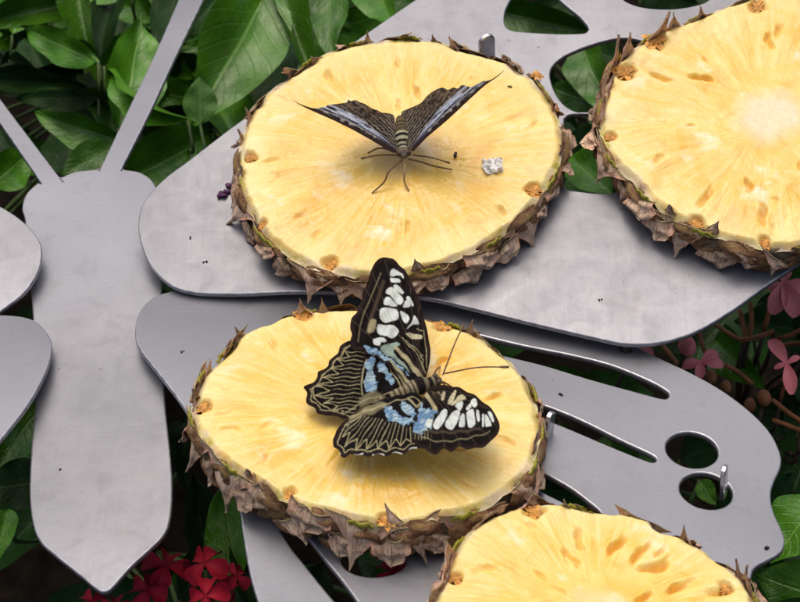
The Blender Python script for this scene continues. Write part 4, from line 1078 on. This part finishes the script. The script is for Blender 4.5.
# leaves seen through the cut-outs
P2 = Plant('leafy_shrub', hitz(570, 70, 0), 'shrub whose dark glossy leaves show through the cut-outs of the upper steel wing', 'shrub')
L = P2.leaf
L((500, 10), (600, 38), 40, -.06, -.06, 'leaf', 1, .2)
L((600, -20), (520, 25), 44, -.09, -.09, 'leaf_shaded', 0, .2)
L((580, 40), (612, 118), 44, -.055, -.06, 'leaf', 0, .35)
L((600, 105), (546, 86), 36, -.07, -.07, 'leaf', 2, -.2)
L((612, 195), (560, 145), 44, -.06, -.06, 'leaf', 1, .2)
L((560, 195), (600, 118), 44, -.09, -.09, 'leaf_shaded', 0, .2)
L((620, 60), (560, 40), 46, -.09, -.09, 'leaf_shaded', 2, .2)
L((640, -15), (700, 8), 40, -.07, -.07, 'leaf_shaded', 2, .2)
P2.done()
# low plant left of and below the body plate
P3 = Plant('leafy_shrub', hitz(150, 520, 0), 'shrub with broad dark leaves growing under the tail of the steel body plate', 'shrub')
L = P3.leaf
L((45, 400), (-10, 475), 50, -.05, -.06, 'leaf', 0, .3)
L((50, 480), (-20, 490), 50, -.06, -.06, 'leaf_shaded', 2, .1)
L((8, 510), (-6, 560), 30, -.06, -.06, 'leaf', 1, .2)
L((205, 570), (196, 470), 40, -.06, -.045, 'leaf_shaded', 0, .3)
L((235, 580), (222, 478), 46, -.055, -.045, 'leaf', 2, -.2)
L((250, 610), (238, 520), 34, -.06, -.05, 'leaf_shaded', 1, .2)
L((180, 600), (215, 540), 40, -.075, -.075, 'leaf_shaded', 0, .2)
L((300, 610), (330, 560), 34, -.06, -.06, 'leaf_shaded', 1, .2)
L((395, 575), (355, 555), 34, -.045, -.045, 'leaf', 1, .2)
L((185, 420), (182, 480), 30, -.07, -.07, 'leaf_shaded', 1, .2)
P3.done()
# plant on the right
P4 = Plant('leafy_shrub', hitz(790, 520, 0), 'shrub with dark oval leaves beside the scalloped tip of the lower steel wing', 'shrub')
L = P4.leaf
L((715, 340), (748, 378), 46, -.07, -.06, 'leaf', 3, .2)
L((820, 500), (770, 560), 60, -.05, -.06, 'leaf', 0, .3)
L((830, 600), (755, 575), 60, -.045, -.045, 'leaf', 2, -.2)
L((800, 470), (770, 440), 46, -.09, -.09, 'leaf_shaded', 0, .2)
L((700, 480), (715, 505), 20, -.035, -.035, 'leaf', 2, .2)
L((820, 640), (760, 610), 60, -.05, -.05, 'leaf_shaded', 0, 0)
L((680, 460), (720, 445), 40, -.10, -.10, 'leaf_shaded', 0, 0)
L((600, 395), (540, 365), 24, -.05, -.05, 'leaf', 0, 0)
for b_, t_, w_ in (((800, 330), (735, 320), 46), ((690, 330), (640, 345), 40), ((800, 425), (745, 400), 50), ((760, 300), (805, 350), 50), ((820, 380), (790, 450), 46)): L(b_, t_, w_, -.085, -.085, 'leaf_shaded', 1, .1)
P4.done()
# dense lower leaves that fill the gaps
rnd = random.Random(11)
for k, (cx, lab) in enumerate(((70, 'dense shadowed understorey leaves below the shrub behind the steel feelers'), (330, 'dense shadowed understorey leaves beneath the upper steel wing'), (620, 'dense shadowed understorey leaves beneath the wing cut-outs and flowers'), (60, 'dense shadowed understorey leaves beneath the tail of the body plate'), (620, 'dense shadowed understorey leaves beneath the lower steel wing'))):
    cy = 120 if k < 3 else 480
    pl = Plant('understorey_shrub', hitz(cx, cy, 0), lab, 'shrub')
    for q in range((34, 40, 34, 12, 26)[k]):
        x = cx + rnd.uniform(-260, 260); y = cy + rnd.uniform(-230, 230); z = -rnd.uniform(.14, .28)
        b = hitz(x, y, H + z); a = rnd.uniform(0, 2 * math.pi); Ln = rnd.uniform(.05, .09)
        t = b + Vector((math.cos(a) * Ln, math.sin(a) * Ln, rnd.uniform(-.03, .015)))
        pl.leaf3(b, t, Ln * rnd.uniform(.45, .65), 'leaf_shaded', rnd.randrange(5), rnd.uniform(-.6, .6), q % 3 == 0)
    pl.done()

# ---- flowering plants
def make_petal(mat, name='petal', wide=.36, cup=.25, rnd_=False):
    v = []; f = []; NL, NU = 9, 6
    for j in range(NL + 1):
        t = j / NL; w = wide * (math.sin(math.pi * (.06 + .90 * t)) ** .8) * (.55 + .75 * t) + .02
        if rnd_: w = wide * math.sqrt(max(0, math.sin(math.pi * (.03 + .965 * t ** 1.15)))) * (.30 + .70 * t) + .015
        for i in range(NU + 1):
            u = i / NU * 2 - 1
            v.append((u * w, t, cup * u * u * w * 1.6 + .10 * math.sin(t * 3) - .18 * t * t))
    for j in range(NL):
        for i in range(NU): a = j * (NU + 1) + i; f.append((a, a + 1, a + NU + 2, a + NU + 1))
    me = mesh(name, v, f); me.materials.append(mat); return me
PINK = make_petal(M['pink'], wide=.24); REDP = make_petal(M['red'], wide=.52, cup=.5, rnd_=True)
def ball_mesh(name, mat, sx=1, sz=1):
    bm = bmesh.new(); bmesh.ops.create_icosphere(bm, subdivisions=2, radius=1, matrix=Matrix.Diagonal((sx, sx, sz, 1)))
    me = bpy.data.meshes.new(name); bm.to_mesh(me); bm.free(); me.polygons.foreach_set('use_smooth', [True] * len(me.polygons)); me.materials.append(mat); return me
PBUD = ball_mesh('bud', M['pink']); TBUD = ball_mesh('bud', M['twig']); RBUD = ball_mesh('bud', M['red'])

def flower(root, c, normal, petals, petal_mesh, tube_end, tube_mat, tube_r=.0007, droop=0.0, spin=0.0, wscale=1.0):
    """petals: list of (angle, length); normal: where the flower looks"""
    Fm = frame(c, normal)
    v, f = tube(spline_open([c - normal * .0003, c.lerp(tube_end, .5) + Vector((.001, .001, 0)), tube_end], 5), tube_r, 7)
    fl = wobj('flower', v, f, root, tube_mat)
    for a, L in petals:
        m = Fm @ Matrix.Rotation(a + spin, 4, 'Z') @ Matrix.Rotation(-droop, 4, 'X') @ Matrix.Diagonal((L * wscale, L, L, 1))
        link('petal', petal_mesh, fl, m)
    return fl
def up_to(px, py, z): return hitz(px, py, H + z)
def px_petals(c, F, tips):
    """petal angles and lengths in the flower plane from where the tips lie"""
    out = []; Fi = F.inverted()
    for x, y in tips:
        p = Fi @ hit(x, y, F); out.append((math.atan2(p.y, p.x) - math.pi / 2, math.hypot(p.x, p.y)))
    return out
PX = Plant('flowering_bush', hitz(740, 400, 0), 'bush with star-shaped pink four-petalled flowers and brown stalks beside the steel wings', 'flowering plant', stem_mat='bark')
def pink(cx, cy, z, tips, look=(0, -.35, .93), w=1.0):
    c = up_to(cx, cy, z); n = Vector(look).normalized(); F = frame(c, n)
    end = c - n * .018 + Vector((0, 0, -.012)); flower(PX.root, c, n, px_petals(c, F, tips), PINK, end, M['twig'], wscale=w); PX.stalk(end)
pink(701, 362, -.035, [(718, 351), (724, 364), (699, 379), (682, 366)], (0, -.35, .93), 1.15)
pink(787, 364, -.035, [(770, 338), (792, 393), (774, 368), (800, 356)], (-.2, -.35, .9), .9)
pink(783, 284, -.030, [(773, 313), (797, 316), (810, 290), (768, 288), (786, 262)], (0, -.5, .85), 1.2)
pink(636, 341, -.030, [(653, 358), (622, 352), (648, 330)], (0, -.6, .8), 1.0)
for x, y, z, r, sx in ((687, 346, -.03, .0042, 1.6), (764, 398, -.05, .0035, 1.4), (711, 377, -.045, .003, 1.2), (726, 387, -.05, .0028, 1.3), (750, 405, -.06, .003, 1.2)):
    p = up_to(x, y, z); m = Matrix.Translation(p) @ Matrix.Rotation(R(50), 4, 'X') @ Matrix.Diagonal((r * .8, r, r * sx, 1))
    link('bud', PBUD if x == 687 else TBUD, PX.root, m); PX.stalk(p)
def sq(pts): return [(620 + x / 3.76, 270 + y / 3.76) for x, y in pts]
for pts, z0, z1_ in ((sq([(360, 205), (450, 260), (520, 250), (580, 230)]), -.05, -.04), (sq([(490, 120), (495, 190), (488, 250)]), -.04, -.05), (sq([(590, 262), (640, 245), (700, 215)]), -.045, -.03), (sq([(600, 285), (650, 278), (700, 272)]), -.05, -.04), (sq([(155, 280), (190, 320), (225, 368)]), -.045, -.04),
                     (sq([(565, 100), (555, 180), (540, 225)]), -.035, -.05), (sq([(575, 490), (630, 535), (690, 575)]), -.06, -.05), (sq([(575, 565), (620, 580), (680, 605)]), -.06, -.055), (sq([(300, 235), (305, 270), (330, 330)]), -.04, -.045), (sq([(450, 150), (462, 200), (470, 260)]), -.045, -.05), (sq([(395, 357), (440, 380), (500, 430)]), -.055, -.06), (sq([(600, 420), (650, 400), (700, 395)]), -.07, -.06)):
    n_ = len(pts); P = [up_to(x, y, z0 + (z1_ - z0) * i / (n_ - 1)) for i, (x, y) in enumerate(pts)]
    v, f = tube(spline_open(P, 5), .0010, 7); wobj('twig', v, f, PX.root, M['twig']); PX.stalk(P[-1])
PX.done()

PR = Plant('flowering_bush', hitz(180, 600, 0), 'bush with dark red round-petalled flowers on thin tubes below the body plate tail', 'flowering plant')
def red(cx, cy, z, rpx, seed, tl=.02):
    rn = random.Random(seed); c = up_to(cx, cy, z); n = Vector((rn.uniform(-.3, .3), rn.uniform(-.35, .1), 1)).normalized()
    L = rpx / FPX * .58; end = c - n * tl + Vector((rn.uniform(-.002, .002), -.003, 0))
    flower(PR.root, c, n, [(2 * math.pi * k / 4 + rn.uniform(-.15, .15), L * rn.uniform(.9, 1.1)) for k in range(4)], REDP, end, M['red_tube'], .0008, .35, rn.uniform(0, 6), 1.1); PR.stalk(end)
for k, (x, y, z, r) in enumerate(((166, 566, -.030, 22), (205, 563, -.028, 22), (236, 576, -.035, 15), (148, 590, -.032, 20), (206, 596, -.026, 20), (92, 602, -.035, 15), (116, 606, -.035, 15), (224, 588, -.045, 15), (410, 560, -.03, 16), (392, 572, -.035, 18))):
    red(x, y, z, r, k)
PR.done()
